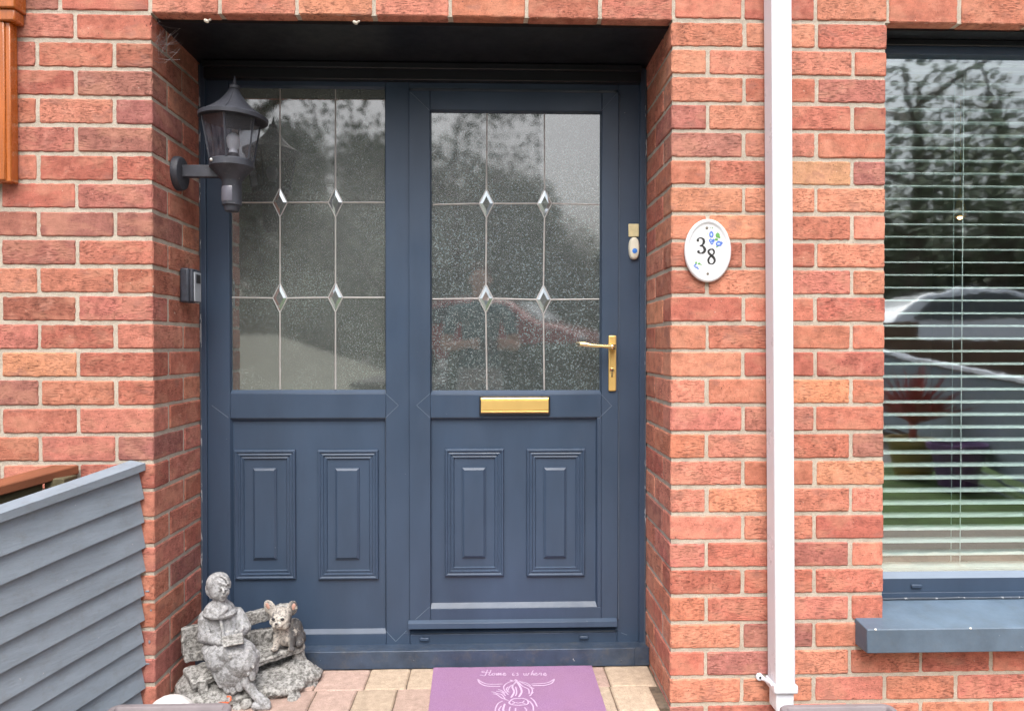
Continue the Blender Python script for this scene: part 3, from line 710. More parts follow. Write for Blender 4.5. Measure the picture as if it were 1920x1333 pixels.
# ------------------------------------------------------------------ lantern
LYc = .172; A0 = P(437, 309, LYc); s = .00172
lan = thing('wall_lantern', 'black outdoor wall lantern with pointed roof and clear shade on the left brick reveal', 'wall lantern', (A0.x, LYc, A0.z-.15))
lzz = lambda py: P(437, py, LYc).z
tilt = Matrix.Rotation(math.radians(2.2), 3, 'Y')
def tl(mb):
    o = Vector((A0.x, LYc, lzz(309)))
    mb.v = [tuple(o+tilt@(Vector(v)-o)) for v in mb.v]; return mb
ctr = (A0.x-.004, LYc, 0); zz = lambda py: lzz(py)
rf = MB(); rf.lathe(ctr, [(.101, zz(227)), (.107, zz(226.5)), (.108, zz(220)), (.105, zz(218.5)), (.098, zz(216.5)), (.081, zz(211)), (.063, zz(203.5)), (.046, zz(194.5)), (.033, zz(185.5)), (.023, zz(177)), (.016, zz(170)), (.012, zz(167))], 64)
rf.lathe(ctr, [(.101, zz(227)), (.098, zz(222)), (.02, zz(219)), (0.0, zz(219))], 48)
roof = obj('lamp_roof', tl(rf), M_LAMP, lan, smooth=True, angle=40)
sm_ = MB()
for k in range(6):
    a = k*math.pi/3+math.radians(-85); c_, s_ = math.cos(a), math.sin(a)
    sm_.tube([(ctr[0]+r_*c_, ctr[1]+r_*s_, zz(p_)+.0008) for r_, p_ in ((.104, 218), (.098, 216.5), (.081, 211), (.063, 203.5), (.046, 194.5), (.033, 185.5), (.023, 177), (.016, 170))], .0012, 6)
objs('roof_seam', tl(sm_), M_LAMP, roof)
fn = MB(); fn.lathe(ctr, [(.013, zz(170)), (.017, zz(167)), (.0155, zz(161)), (.008, zz(159)), (.006, zz(156)), (.0015, zz(143)), (0, zz(142.5))], 24); obj('finial', tl(fn), M_LAMP, roof, smooth='all')
m, nt, p = mat('lantern_shade'); nt.nodes.remove(p); q = N(nt); out = nt.nodes['Material Output']
tr = q.n('ShaderNodeBsdfTransparent'); tr.inputs[0].default_value = (.80, .81, .85, 1); gl = q.n('ShaderNodeBsdfGlossy'); gl.inputs['Roughness'].default_value = .12
df_ = q.n('ShaderNodeBsdfDiffuse'); df_.inputs[0].default_value = (.30, .29, .34, 1)
mx = q.n('ShaderNodeMixShader'); mx.inputs[0].default_value = .10; q.l(tr.outputs[0], mx.inputs[1]); q.l(gl.outputs[0], mx.inputs[2])
m2 = q.n('ShaderNodeMixShader'); q.l(q.ramp(q.noise(60, 3, .6, (1.6, 1.6, .12)), [(.35, .02), (.7, .18)]), m2.inputs[0]); q.l(mx.outputs[0], m2.inputs[1]); q.l(df_.outputs[0], m2.inputs[2]); q.l(m2.outputs[0], out.inputs[0]); M_SHADE = m
gsd = MB(); ns = 6; vs = []
for r_, p_ in ((.066, 302), (.088, 226)):
    for k in range(ns): a = k*2*math.pi/ns+math.radians(-85); vs.append((ctr[0]+r_*math.cos(a)/.95, ctr[1]+r_*math.sin(a)/.95, zz(p_)))
gsd.add(vs, [(k, (k+1) % ns, ns+(k+1) % ns, ns+k) for k in range(ns)]); shade = obj('lamp_shade', gsd, M_SHADE, lan)
rb = MB()
for k in range(ns): rb.tube([vs[k], vs[ns+k]], .0030, 6)
objs('shade_rib', rb, M_LAMP, shade)
bl = MB(); bc = (ctr[0]+.005, ctr[1], 0); bl.lathe(bc, [(.013, zz(300)), (.014, zz(284)), (.012, zz(281)), (.018, zz(277)), (.020, zz(270)), (.0215, zz(266)), (.021, zz(260)), (.016, zz(254)), (.008, zz(250.5)), (0, zz(250))], 32)
obj('light_bulb', bl, plain('white_bulb', (.85, .85, .88), .25, .02), lan, smooth='all')
m_ = MB(); m_.lathe(bc, [(.019, zz(303)), (.019, zz(290)), (.016, zz(288))], 20); obj('bulb_holder', m_, M_DARK, lan, smooth=True)
cb = MB(); cb.lathe(ctr, [(.020, zz(397)), (.022, zz(396)), (.026, zz(387)), (.0305, zz(385)), (.0305, zz(342)), (.034, zz(338)), (.052, zz(325)), (.064, zz(317)), (.069, zz(315)), (.069, zz(304)), (.066, zz(302)), (.0, zz(302))], 48)
obj('lamp_base', cb, M_LAMP, lan, smooth=True, angle=30)
sn = MB(); n = 14; vs = []
for r_, p_ in ((.0312, 380), (.0325, 378), (.0325, 354), (.0312, 352)):
    for k in range(n+1): a = math.radians(-150+80*k/n); vs.append((ctr[0]+r_*math.cos(a), ctr[1]+r_*math.sin(a), zz(p_)))
sn.add(vs, [(i*(n+1)+k, i*(n+1)+k+1, (i+1)*(n+1)+k+1, (i+1)*(n+1)+k) for i in range(3) for k in range(n)]); obj('sensor_window', sn, plain('sensor_lens', (.13, .13, .16), .2, .1), lan, smooth=True)
sw = MB(); sw.ell((ctr[0]-.046, ctr[1]-.054, zz(308)), (.0055, .004, .0055)); obj('screw', sw, plain('steel_screw', (.7, .68, .64), .3, metal=.8), lan, smooth='all')
ar = MB(); za1, za2 = zz(334), zz(311); ar.box(.018, ctr[0]-.03, LYc-.011, LYc+.011, za1, za2); obj('arm', ar, M_LAMP, lan, bevel=.003)
wp = MB(); zc2 = P(338, 326, LYc).z; wp.lathe((.0005, LYc, zc2), [(.0545, 0), (.0545, .012), (.051, .020), (.044, .022), (0, .022)], 48, (1, 0, 0)); obj('wall_plate', wp, M_LAMP, lan, smooth=True, angle=30)

# ------------------------------------------------------------------ key safe
kx = thing('key_safe', 'small black key safe with grey flap screwed to the left brick reveal', 'key safe', (.02, .22, P(350, 568, .2).z))
Yk0, Yk1 = .186, .252; zk0, zk1 = P(345, 567, Yk0).z, P(345, 502, Yk0).z
m = MB(); m.box(.0005, .030, Yk0, Yk1, zk0, zk1); obj('body', m, M_KEYB, kx, bevel=.007, seg=3)
m = MB(); m.box(.0305, .042, Yk0+.001, Yk1-.001, zk0+.002, zk1-.002); lid = obj('lid', m, M_KEYB, kx, bevel=.005, seg=3)
m = MB(); m.box(.0421, .047, Yk0+.009, Yk1-.004, zk0+.004, zk1-.012); fl = obj('flap', m, M_KEYF, kx, bevel=.006, seg=3)
m = MB(); ym = (Yk0+Yk1)/2+.003; m.box(.0471, .0482, ym-.017, ym+.017, zk1-.048, zk1-.020); obj('flap_window', m, M_DARK, fl, bevel=.007, seg=3)

# ------------------------------------------------------------------ doorbell
p = P(1187.5, 467, FY); bell = thing('doorbell', 'small cream doorbell with round blue button on the door frame', 'doorbell', (p.x, FY, p.z-.03))
m = MB(); a = P(1178, 446, FY).x; b = P(1198, 446, FY).x; cx_ = (a+b)/2; z1_, z0_ = P(1187, 446, FY).z, P(1187, 487, FY).z; zm = (z0_+z1_)/2; n = 40; hw = (b-a)/2; hh = (z1_-z0_)/2; ou = []
for k in range(n):
    t = 2*math.pi*k/n; x = math.copysign(abs(math.cos(t))**.75, math.cos(t)); z = math.copysign(abs(math.sin(t))**(.9 if math.sin(t) > 0 else .45), math.sin(t))
    wd = 1 if z > -.1 else 1-.18*min(1, (-z))
    ou.append((x*hw*wd, z*hh))
vs = [(cx_+x, FY-.0005, zm+z) for x, z in ou]+[(cx_+x, FY-.010, zm+z) for x, z in ou]+[(cx_+x*.8, FY-.015, zm+z*.88) for x, z in ou]
m.add(vs, [(i*n+k, (i+1)*n+k, (i+1)*n+(k+1) % n, i*n+(k+1) % n) for i in range(2) for k in range(n)]+[tuple(2*n+k for k in range(n))[::-1]])
obj('body', m, M_CREAM, bell, smooth=True, angle=50)
m = MB(); pb = P(1190, 470.5, FY-.015); m.lathe((cx_+.001, FY-.0149, pb.z), [(.0088, 0), (.0088, .0012), (.006, .002), (0, .0022)], 28, (0, -1, 0)); obj('push_button', m, M_BLUE, bell, smooth=True)
m = MB(); A = R(1178.5, 420, 1198, 444, FY-.004); m.box(A[0], A[1], FY-.005, FY-.0004, A[2], A[3])
obj('adhesive_pad', m, M_PAD, bevel=.002, label='yellowed square adhesive pad stuck on the door frame above the doorbell', cat='adhesive pad')

# ------------------------------------------------------------------ house number plaque
p = P(1325.5, 471, 0); pl = thing('number_plaque', 'white oval ceramic house number plaque reading 38 with blue flowers', 'house sign', (p.x, -.01, p.z-.095))
a_, b_ = .5*(P(1369.5, 471, -.012).x-P(1282, 471, -.012).x), .5*(P(1325, 412, -.012).z-P(1325, 530.5, -.012).z)
def ov(mb, c, prof, n=72):
    vs = []; 
    for f_, h_ in prof:
        for k in range(n): t = 2*math.pi*k/n; vs.append((c[0]+(a_-f_)*math.cos(t), -h_, c[2]+(b_-f_)*math.sin(t)))
    mb.add(vs, [(i*n+k, (i+1)*n+k, (i+1)*n+(k+1) % n, i*n+(k+1) % n) for i in range(len(prof)-1) for k in range(n)]+[tuple((len(prof)-1)*n+k for k in range(n))[::-1]])
m = MB(); ov(m, p, [(.004, .0005), (0, .003), (0, .010), (.003, .0135), (.007, .0145), (.0105, .0135), (.0135, .0105), (.016, .0102)]); obj('plate', m, M_CER, pl, smooth=True, angle=60)
YPq = -.0104
def Q(zx, zy): return P(zx/9.5214+1260, zy/9.5214+400, YPq)        # from the enlarged view of the plaque
def inkstroke(mb, pts, ws, Y=YPq):
    q = [Q(*v) for v in pts]; n = len(q); Lf = []; Rt = []
    for i in range(n):
        t = (q[min(i+1, n-1)]-q[max(i-1, 0)]).normalized(); s_ = Vector((-t.z, 0, t.x))*ws[i]*.5*.00023
        Lf.append(q[i]+s_); Rt.append(q[i]-s_)
    b = [v+Vector((0, -.0006, 0)) for v in Lf+Rt]
    mb.add(b, [(i, i+n, i+n+1, i+1)[::-1] for i in range(n-1)])
def W_(pts, ws):
    c = curve([(*p_,) for p_ in pts], 8); k = len(pts)-1; w = []
    for i in range(len(c)):
        t = min(i/8, k-1e-6); j_ = int(t); w.append(ws[j_]+(ws[j_+1]-ws[j_])*(t-j_))
    return c, w
m = MB()
for pts, ws in [([(452, 492), (468, 455), (515, 440), (560, 470), (568, 515), (545, 560), (495, 585)], [28, 16, 16, 30, 36, 22, 12]),
                ([(495, 583), (550, 590), (585, 640), (572, 690), (525, 712), (480, 705), (462, 680)], [12, 22, 38, 34, 16, 18, 30])]:
    inkstroke(m, *W_(pts, ws))
for c_, r_ in (((462, 487), 23), ((473, 684), 24)):
    q = Q(*c_); m.lathe((q.x, YPq-.0003, q.z), [(r_*.000165, 0), (r_*.000165, .0004)], 20, (0, -1, 0))
inkstroke(m, *W_([(703, 640), (660, 660), (652, 700), (690, 745), (745, 795), (762, 850), (735, 895), (700, 905), (660, 885), (648, 840), (665, 795), (705, 755), (745, 720), (750, 680), (730, 648), (703, 640)], [16, 24, 28, 32, 34, 30, 20, 14, 24, 30, 26, 20, 20, 24, 20, 16]))
obj('house_number', m, M_INK, pl)
def blob(mb, zx, zy, rx, ry, rot=0):
    q = Q(zx, zy); n = 14; vs = [(q.x, YPq-.0008, q.z)]
    for k in range(n):
        t = 2*math.pi*k/n; u, v = rx*math.cos(t), ry*math.sin(t)*(1+.12*math.sin(5*t)); c_, s_ = math.cos(math.radians(rot)), math.sin(math.radians(rot))
        vs.append((q.x+(u*c_-v*s_)*.000165, YPq-.0004, q.z+(u*s_+v*c_)*.000165))
    mb.add(vs, [(0, 1+k, 1+(k+1) % n)[::-1] for k in range(n)])
m = MB(); [blob(m, *v) for v in [(702, 380, 42, 60), (690, 350, 22, 22), (690, 488, 34, 34), (738, 488, 24, 32), (712, 528, 30, 36), (835, 545, 60, 50, 10), (880, 530, 30, 24, -20), (405, 940, 20, 22), (440, 965, 26, 20), (420, 915, 20, 14), (465, 990, 14, 16), (488, 1038, 7, 10)]]
objs('blue_flower', m, plain('blue_glaze', (.10, .19, .58), .3, .45, 500), pl)
m = MB(); YPq -= .0005; [blob(m, *v) for v in [(700, 385, 18, 30), (692, 490, 14, 12), (830, 548, 30, 18, 10), (712, 530, 10, 14), (410, 942, 10, 10), (442, 962, 12, 9)]]; objs('petal_highlight', m, plain('pale_blue_glaze', (.42, .52, .82), .3, .3, 500), pl); YPq += .0005
m = MB(); [blob(m, *v) for v in [(815, 395, 40, 48), (790, 470, 34, 22), (845, 430, 22, 20), (805, 600, 28, 8, 20), (430, 885, 20, 24), (485, 900, 30, 20), (520, 925, 14, 10), (725, 262, 7, 14), (685, 258, 6, 10)]]
objs('green_leaf', m, plain('green_glaze', (.14, .36, .10), .3, .45, 500), pl)
m = MB(); [blob(m, *v) for v in [(640, 365, 12, 20), (800, 655, 12, 12), (852, 640, 14, 16), (893, 682, 12, 14), (420, 825, 12, 12), (380, 850, 14, 16), (375, 820, 8, 8), (650, 415, 12, 20)]]
objs('yellow_sprig', m, plain('yellow_glaze', (.72, .74, .50), .25, .1), pl)
m = MB()
for c_ in ((622, 263), (638, 1078)):
    q = Q(*c_); m.lathe((q.x, YPq, q.z), [(.0042, 0), (.0040, .0010), (0, .0014)], 18, (0, -1, 0))
objs('screw', m, plain('aged_screw', (.25, .22, .18), .4, .3, 400, metal=.5), pl)

# ------------------------------------------------------------------ fences on the left
FX = -.028                                   # visible face of the grey fence
zz_ = lambda py, px=272: XP(px, FX).z
def fz_(py, px=272): r = ray(px, py); t = (FX-CX)/r.x; return CZ+r.z*t
def lean(mb, sx_, sz_):                      # the fence runs out at an angle and falls with the path
    mb.v = [(x+sx_*y, y, z+sz_*y) for x, y, z in mb.v]; return mb
fe = thing('grey_fence', 'grey painted overlapping board fence running out from the brick pier', 'fence', (FX, -1.2, 0))
edges = [890, 933.6, 978, 1026, 1070, 1114.5, 1160.7, 1201, 1247, 1289.6, 1334, 1378]
bm_ = MB(); YF0 = -.004; YF1 = -2.0
for i in range(len(edges)-1):
    zt_, zb_ = fz_(edges[i])+.02, fz_(edges[i+1]); segs = 26; vs = []
    for j_ in range(segs+1):
        y = YF0+(YF1-YF0)*(j_/segs)**1.6; w = mn.noise(Vector((i*3.1, y*2.2, 0)))*.0025; e_ = random.uniform(-.004, .004) if j_ == 0 else 0
        vs += [(FX-.016, y+e_, zt_+w), (FX+.002+w*.6, y+e_, zb_+w), (FX-.014, y+e_, zb_+w), (FX-.026, y+e_, zt_+w)]
    bm_.add(vs, [(4*j_+a, 4*j_+(a+1) % 4, 4*j_+4+(a+1) % 4, 4*j_+4+a) for j_ in range(segs) for a in range(4)]+[(0, 3, 2, 1)])
obj('board_panel', lean(bm_, .455, .165), M_FENCE, fe)
cp = MB(); zc0 = fz_(868, 262); 
def wob(y): return mn.noise(Vector((y*3, 5, 0)))*.002
segs = 24; vs = []
for j_ in range(segs+1):
    y = -.002+(YF1+.002)*(j_/segs)**1.5; w = wob(y); vs += [(FX+.004, y, zc0-.026+w), (FX+.004, y, zc0-.004+w), (FX-.040, y, zc0+w+.004), (FX-.040, y, zc0-.026+w)]
cp.add(vs, [(4*j_+a, 4*j_+(a+1) % 4, 4*j_+4+(a+1) % 4, 4*j_+4+a) for j_ in range(segs) for a in range(4)]+[(0, 3, 2, 1)])
obj('capping_rail', lean(cp, .455, .165), M_FENCE, fe)
bx = MB(); bx.box(FX-.045, FX-.0275, YF1, -.006, .02, zc0-.03); obj('backing', lean(bx, .455, .165), M_FENCE, fe)
# neighbour's fence behind
bx0 = XP(155, 0).x
nb = thing('brown_fence', 'old brown timber fence with orange-brown rail behind the grey fence', 'fence', (-.24, -1.2, 0))
XN = -.215; r_ = ray(157, 880); zN = CZ+ray(157, 872).z*(XN-CX)/ray(157, 872).x
m = MB(); m.box(XN-.075, XN+.004, -1.8, -.01, zN-.022, zN+.006); obj('top_rail', lean(m, .455, .11), M_FENCEB, nb, bevel=.004)
m = MB(); m.box(XN-.05, XN-.02, -1.8, -.09, .23, zN-.0225); obj('board_panel', lean(m, .455, .11), M_OLD, nb)
m = MB(); m.box(XN-.06, XN-.004, -.085, -.012, .0, zN-.0224); obj('post', m, M_OLD, nb, bevel=.004)


# varnished timber canopy bracket at the top left
YT = -.035
vb = thing('timber_bracket', 'orange varnished timber upright with moulded head at the left edge of the brick wall', 'timber post', (P(0, 340, YT).x-.05, -.02, P(0, 340, YT).z))
xr = P(20.5, 250, YT).x; z0_ = P(0, 341, YT).z; zb2 = P(5, 42, YT).z
m = MB(); m.box(xr-.16, xr, YT, -.0005, z0_, zb2); m.box(xr-.14, xr-.014, YT-.006, YT-.0003, z0_+.004, zb2-.001); obj('upright', m, M_VARN, vb, bevel=.004)
m = MB(); xh = P(28, 20, YT-.02).x; m.box(xr-.18, xh, YT-.02, -.0005, P(5, 14, YT-.02).z, H+.5); m.box(xr-.18, xh-.006, YT-.012, -.0005, zb2+.0005, P(5, 14, YT-.02).z-.0005); obj('moulded_head', m, M_VARN, vb, bevel=.004)

# ------------------------------------------------------------------ troughs at the lower edge
def trough(nm, label, px0, px1, py, Y, wid):
    a = P(px0, py, Y); b = P(px1, py, Y); zr = a.z; root = thing(nm, label, 'planter', ((a.x+b.x)/2, Y-wid/2, 0))
    x0, x1, y1_, y0_ = a.x, b.x, Y, Y-wid; t = .022; h_ = zr-.03
    m = MB(); n = 4
    def loop(i, z):
        out = []; r_ = .03
        for (cx_, cy_, a0) in ((x1-i, y1_-i, 0), (x0+i, y1_-i, 90), (x0+i, y0_+i, 180), (x1-i, y0_+i, 270)):
            sx = -1 if a0 in (0, 270) else 1; sy = -1 if a0 in (0, 90) else 1; rr = max(.004, r_-i)
            for k in range(5): an = math.radians(a0+90*k/4); out.append((cx_+sx*rr+rr*math.cos(an), cy_+sy*rr+rr*math.sin(an), z))
        return out
    lv = [loop(.03, .0), loop(.012, zr-.03), loop(0, zr-.028), loop(0, zr-.004), loop(.004, zr), loop(t-.004, zr), loop(t, zr-.004), loop(t+.004, zr-.05)]
    vs = sum(lv, []); L = 20; m.add(vs, [(i*L+k, i*L+(k+1) % L, (i+1)*L+(k+1) % L, (i+1)*L+k) for i in range(len(lv)-1) for k in range(L)]+[tuple(range(L))[::-1]])
    obj('trough', m, M_TROUGH, root, smooth=True, angle=40)
    m = MB(); n_ = 24; vs = []
    for j_ in range(9):
        for i_ in range(n_+1):
            x = x0+t+.006+(x1-x0-2*t-.012)*i_/n_; y = y0_+t+.006+(wid-2*t-.012)*j_/8; vs.append((x, y, zr-.035+mn.noise(Vector((x*40, y*40, 0)))*.006))
    m.add(vs, [(i_+j_*(n_+1), i_+1+j_*(n_+1), i_+1+(j_+1)*(n_+1), i_+(j_+1)*(n_+1)) for j_ in range(8) for i_ in range(n_)]); obj('soil', m, M_SOIL, root)
    return root
trough('planter_trough', 'mauve-grey plastic planter trough in front of the stone ornament, at the fence foot', 212, 440, 1319, -.12, .22)
trough('planter_trough', 'grey plastic planter trough at the foot of the white downpipe', 1456, 1668, 1320, -.14, .24)
# ------------------------------------------------------------------ stone ornament: woman reading on a bench
def make_stone(name, a, b, dark, lich):
    m, nt, p = mat(name); q = N(nt)
    c = q.mix(q.ramp(q.noise(26, 6, .7), [(.36, 0), (.62, 1)]), a, b)
    c = q.mix(q.ramp(q.noise(75, 6, .75), [(.46, 0), (.57, .88)]), c, dark)
    c = q.mix(q.ramp(q.noise(48, 5, .7), [(.60, 0), (.68, .7)]), c, lich)
    g_ = q.n('ShaderNodeNewGeometry'); c = q.mix(q.ramp(g_.outputs['Pointiness'], [(.44, .75), (.495, 0)]), c, (.06, .055, .05)); c = q.mix(q.ramp(g_.outputs['Pointiness'], [(.51, 0), (.58, .5)]), c, (.58, .57, .55))  # creases darker, edges paler: crevice dirt and painted-in shading together
    q.l(c, p.inputs['Base Color']); p.inputs['Roughness'].default_value = .92; q.l(q.bump(q.noise(230, 6, .75), .003), p.inputs['Normal']); return m
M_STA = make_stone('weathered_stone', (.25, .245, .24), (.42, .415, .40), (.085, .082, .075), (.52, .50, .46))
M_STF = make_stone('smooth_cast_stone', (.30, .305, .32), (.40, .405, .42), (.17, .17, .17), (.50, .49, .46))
def Z4(zx, zy, Y): return P(zx/4.174+180, zy/4.174+1040, Y)       # enlarged view of the ornament
st = thing('stone_ornament', 'weathered grey stone ornament of a person seated on a bench by the door', 'garden ornament', (.24, .16, 0))
# base mound
m = MB()
m.ell((Z4(1400, 950, .19).x, .185, .018), (.155, .085, .040), (0, 0, 20)); m.ell((Z4(1050, 1000, .1).x, .10, .02), (.16, .075, .03), (0, 0, 20))
m.ell((Z4(1560, 950, .22).x, .215, .022), (.072, .062, .045)); m.ell((Z4(1350, 1000, .14).x, .13, .02), (.12, .06, .028))
m.ell((Z4(800, 1000, .10).x, .11, .03), (.075, .06, .05)); m.ell(Z4(1640, 1030, .20), (.045, .05, .035))
for k in range(16):                          # rough clump under the seat
    x = 1290+k*16+random.uniform(-6, 6); b_ = Z4(x, 985-k*3, .19+k*.004); t_ = Z4(x+random.uniform(-12, 12), 800+random.uniform(-10, 30)-k*5, .20+k*.004); m.cap(b_, t_, .012, .007, 8)
for k in range(30):
    m.ell(Z4(random.uniform(1000, 1560), random.uniform(1020, 1150), random.uniform(.08, .15)), [random.uniform(.01, .022)]*3, n=8, m=6)
# stones at the front
for zx, zy, r_ in ((1180, 1165, .018), (1110, 1205, .018), (1230, 1215, .014), (940, 1130, .016)): m.ell(Z4(zx, zy, .035), (r_, r_, r_*.9), n=10, m=8)
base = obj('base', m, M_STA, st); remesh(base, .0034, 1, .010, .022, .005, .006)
# bench
m = MB()
def slat(a, b, h0, h1, t, mb=m):             # leaning plank between two end centres
    a, b = Vector(a), Vector(b); d = (b-a).normalized(); nrm = d.cross(Vector((0, 0, 1))).normalized()
    mb.add([a+Vector((0, 0, -h0))-nrm*t, b+Vector((0, 0, -h1))-nrm*t, b+Vector((0, 0, h1))-nrm*t, a+Vector((0, 0, h0))-nrm*t,
            a+Vector((0, 0, -h0))+nrm*t, b+Vector((0, 0, -h1))+nrm*t, b+Vector((0, 0, h1))+nrm*t, a+Vector((0, 0, h0))+nrm*t],
           [(0, 1, 2, 3), (7, 6, 5, 4), (0, 4, 5, 1), (1, 5, 6, 2), (2, 6, 7, 3), (3, 7, 4, 0)])
YA, YB = .12, .305
slat(Z4(668, 625, YA), Z4(1500, 425, YB), .021, .021, .011); slat(Z4(672, 720, YA), Z4(1480, 620, YB), .023, .028, .011); slat(Z4(690, 800, YA-.005), Z4(1450, 680, YB), .014, .02, .011)
m.hexa(Z4(680, 885, .105), Z4(760, 1000, .030), Z4(1640, 700, .225), Z4(1490, 640, .30), (0, 0, -.020))
m.hexa(Z4(740, 990, .035), Z4(760, 1012, .025), Z4(1640, 722, .222), Z4(1628, 690, .23), (0, .01, -.004))
for (x0, z0, Ya, x1, z1, Yb, w) in ((835, 1000, .05, 850, 1165, .045, .014), (1575, 740, .24, 1610, 900, .235, .022), (900, 960, .09, 930, 1140, .08, .016), (740, 1000, .1, 740, 1120, .1, .02)):
    m.cap(Z4(x0, z0, Ya), Z4(x1, z1, Yb), w, w, 8)
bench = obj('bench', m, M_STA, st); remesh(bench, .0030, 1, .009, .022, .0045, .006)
# figure
m = MB(); fy = .115
E3 = lambda zx, zy, Y, r, rot=(0, 0, 0), n=20, mm=12: m.ell(Z4(zx, zy, Y), r, rot, n, mm)
Cc = lambda a, b, ra, rb: m.cap(Z4(*a), Z4(*b), ra, rb, 14)
E3(985, 560, fy+.01, (.058, .042, .075)); E3(1000, 660, fy, (.062, .05, .05)); E3(985, 470, fy+.012, (.050, .036, .035))
Cc((870, 490, fy), (1100, 470, fy+.03), .026, .026)
Cc((862, 500, fy-.005), (850, 640, fy-.02), .025, .021); Cc((850, 640, fy-.02), (930, 665, fy-.055), .020, .015); Cc((925, 640, fy-.05), (965, 685, fy-.07), .012, .010)
for k in range(4): Cc((945+k*9, 650+k*3, fy-.062), (970+k*7, 690+k*2, fy-.074), .0045, .0038)
Cc((1110, 480, fy+.025), (1165, 570, fy+.0), .025, .020); Cc((1165, 575, fy), (1120, 620, fy-.04), .018, .013)
for k in range(4): Cc((1125+k*3, 590+k*10, fy-.045), (1095+k*3, 600+k*10, fy-.058), .0045, .0038)
m.lathe(Z4(965, 400, fy+.005)+Vector((0, 0, -.008)), [(.020, -.012), (.042, -.010), (.047, .0), (.040, .012), (.026, .024), (.020, .020)], 28)
Cc((925, 440, fy-.032), (965, 470, fy-.042), .012, .009); Cc((1005, 425, fy-.03), (965, 470, fy-.042), .012, .009)
Cc((970, 470, fy-.030), (1000, 640, fy-.045), .005, .005)
for a, b in (((880, 600), (850, 660)), ((1150, 560), (1130, 620))): Cc((*a, fy-.034), (*b, fy-.046), .0055, .0035)
m.lathe(Z4(972, 425, fy+.0)+Vector((0, 0, -.010)), [(.030, -.010), (.048, -.007), (.052, .002), (.045, .010), (.030, .014)], 28)
# skirt
E3(1020, 730, fy-.015, (.075, .058, .035)); E3(1080, 750, fy-.05, (.066, .05, .036)); E3(1130, 830, fy-.062, (.052, .040, .052)); E3(1060, 900, fy-.062, (.050, .034, .060), (0, 14, 0)); E3(990, 800, fy-.05, (.052, .046, .05)); Cc((1240, 780, fy-.04), (1235, 900, fy-.05), .018, .014)
for (x0, y0, x1, y1_, r_) in ((890, 780, 985, 1015, .017), (935, 800, 1030, 1060, .017), (1000, 800, 1078, 1062, .018), (1075, 800, 1125, 1045, .018), (1140, 800, 1170, 1010, .018), (1205, 800, 1225, 960, .016)):
    Cc((x0, y0, fy-.055), (x1, y1_, fy-.075), r_*1.15, r_*.62)
for k in range(9): x = 905+k*38; Cc((x, 735+12*(k % 3), fy-.062), (x+20, 880+18*(k % 4), fy-.094+.002*abs(k-4)), .0055, .0042)
# legs and shoes
Cc((1150, 960, fy-.06), (1240, 1085, fy-.075), .019, .013); Cc((1240, 1085, fy-.075), (1330, 1165, fy-.09), .014, .015)
Cc((1250, 1180, fy-.09), (1345, 1185, fy-.095), .013, .010); Cc((1180, 1000, fy-.05), (1260, 1120, fy-.06), .016, .012)
# head
hx, hy, HY = 965, 265, fy+.0
E3(hx, 262, HY, (.0300, .033, .043)); E3(hx-8, 218, HY+.007, (.0372, .036, .034)); E3(hx-28, 260, HY+.012, (.032, .028, .034))
Cc((970, 355, HY), (970, 400, HY+.005), .023, .026)
E3(990, 320, HY-.016, (.016, .014, .013)); E3(990, 340, HY-.018, (.011, .010, .008))
Cc((992, 262, HY-.032), (997, 292, HY-.0385), .0030, .0050); Cc((960, 258, HY-.027), (985, 257, HY-.031), .0036, .0032); Cc((1004, 254, HY-.030), (1026, 250, HY-.024), .0034, .0034)
Cc((985, 316, HY-.0325), (1008, 313, HY-.0320), .0032, .0028); Cc((986, 325, HY-.0315), (1006, 322, HY-.031), .0030, .0028)
E3(955, 295, HY-.020, (.012, .011, .012)); E3(1024, 288, HY-.016, (.009, .011, .011))
E3(967, 275, HY-.0300, (.0058, .0035, .0030)); E3(1016, 269, HY-.0285, (.0055, .0035, .0030))
for k in range(9):                            # swept fringe and hood
    t = k/8; Cc((930-30*t*0+k*2, 205+k*1.5, HY-.020+.001*k), (1020-13*k, 232+6*k, HY-.029+.0022*k), .0065, .0040)
Cc((893, 260, HY), (905, 320, HY-.003), .012, .009); Cc((1038, 215, HY+.004), (1042, 250, HY-.0), .008, .006)
for k in range(10):
    a = math.radians(200+k*16); Cc((hx-6+78*math.cos(a), 228+72*math.sin(a)*1.05, HY+.002), (hx+2+66*math.cos(a+.25), 224+60*math.sin(a+.25), HY-.014), .0050, .0040)
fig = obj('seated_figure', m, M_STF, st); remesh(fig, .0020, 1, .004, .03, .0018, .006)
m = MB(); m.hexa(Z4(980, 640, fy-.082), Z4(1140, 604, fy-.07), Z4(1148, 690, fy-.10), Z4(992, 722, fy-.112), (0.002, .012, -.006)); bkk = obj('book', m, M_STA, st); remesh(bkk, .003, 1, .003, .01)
# chihuahua figurine
M_DOGC, nt, p = mat('painted_dog'); q = N(nt)
c = q.mix(q.ramp(q.noise(55, 5, .7), [(.36, 0), (.6, 1)]), (.27, .245, .22), (.50, .46, .41))
at = q.n('ShaderNodeAttribute', attribute_name='tint'); gm_ = q.n('ShaderNodeNewGeometry'); sx = q.n('ShaderNodeSeparateXYZ'); q.l(gm_.outputs['Position'], sx.inputs[0])
dgx, dgz = Z4(1535, 600, .2).x, Z4(1535, 560, .2).z
back = q.math('MULTIPLY', q.ramp(q.math('ADD', q.math('MULTIPLY', q.math('SUBTRACT', sx.outputs[0], dgx), 9), .5), [(.42, 0), (.52, 1)]), q.ramp(q.noise(42, 4, .7), [(.38, 0), (.46, 1)]))
c = q.mix(q.math('MULTIPLY', back, .95), c, (.035, .033, .035))
c = q.mix(q.ramp(q.noise(130, 5, .75), [(.51, 0), (.58, .8)]), c, (.085, .085, .09))
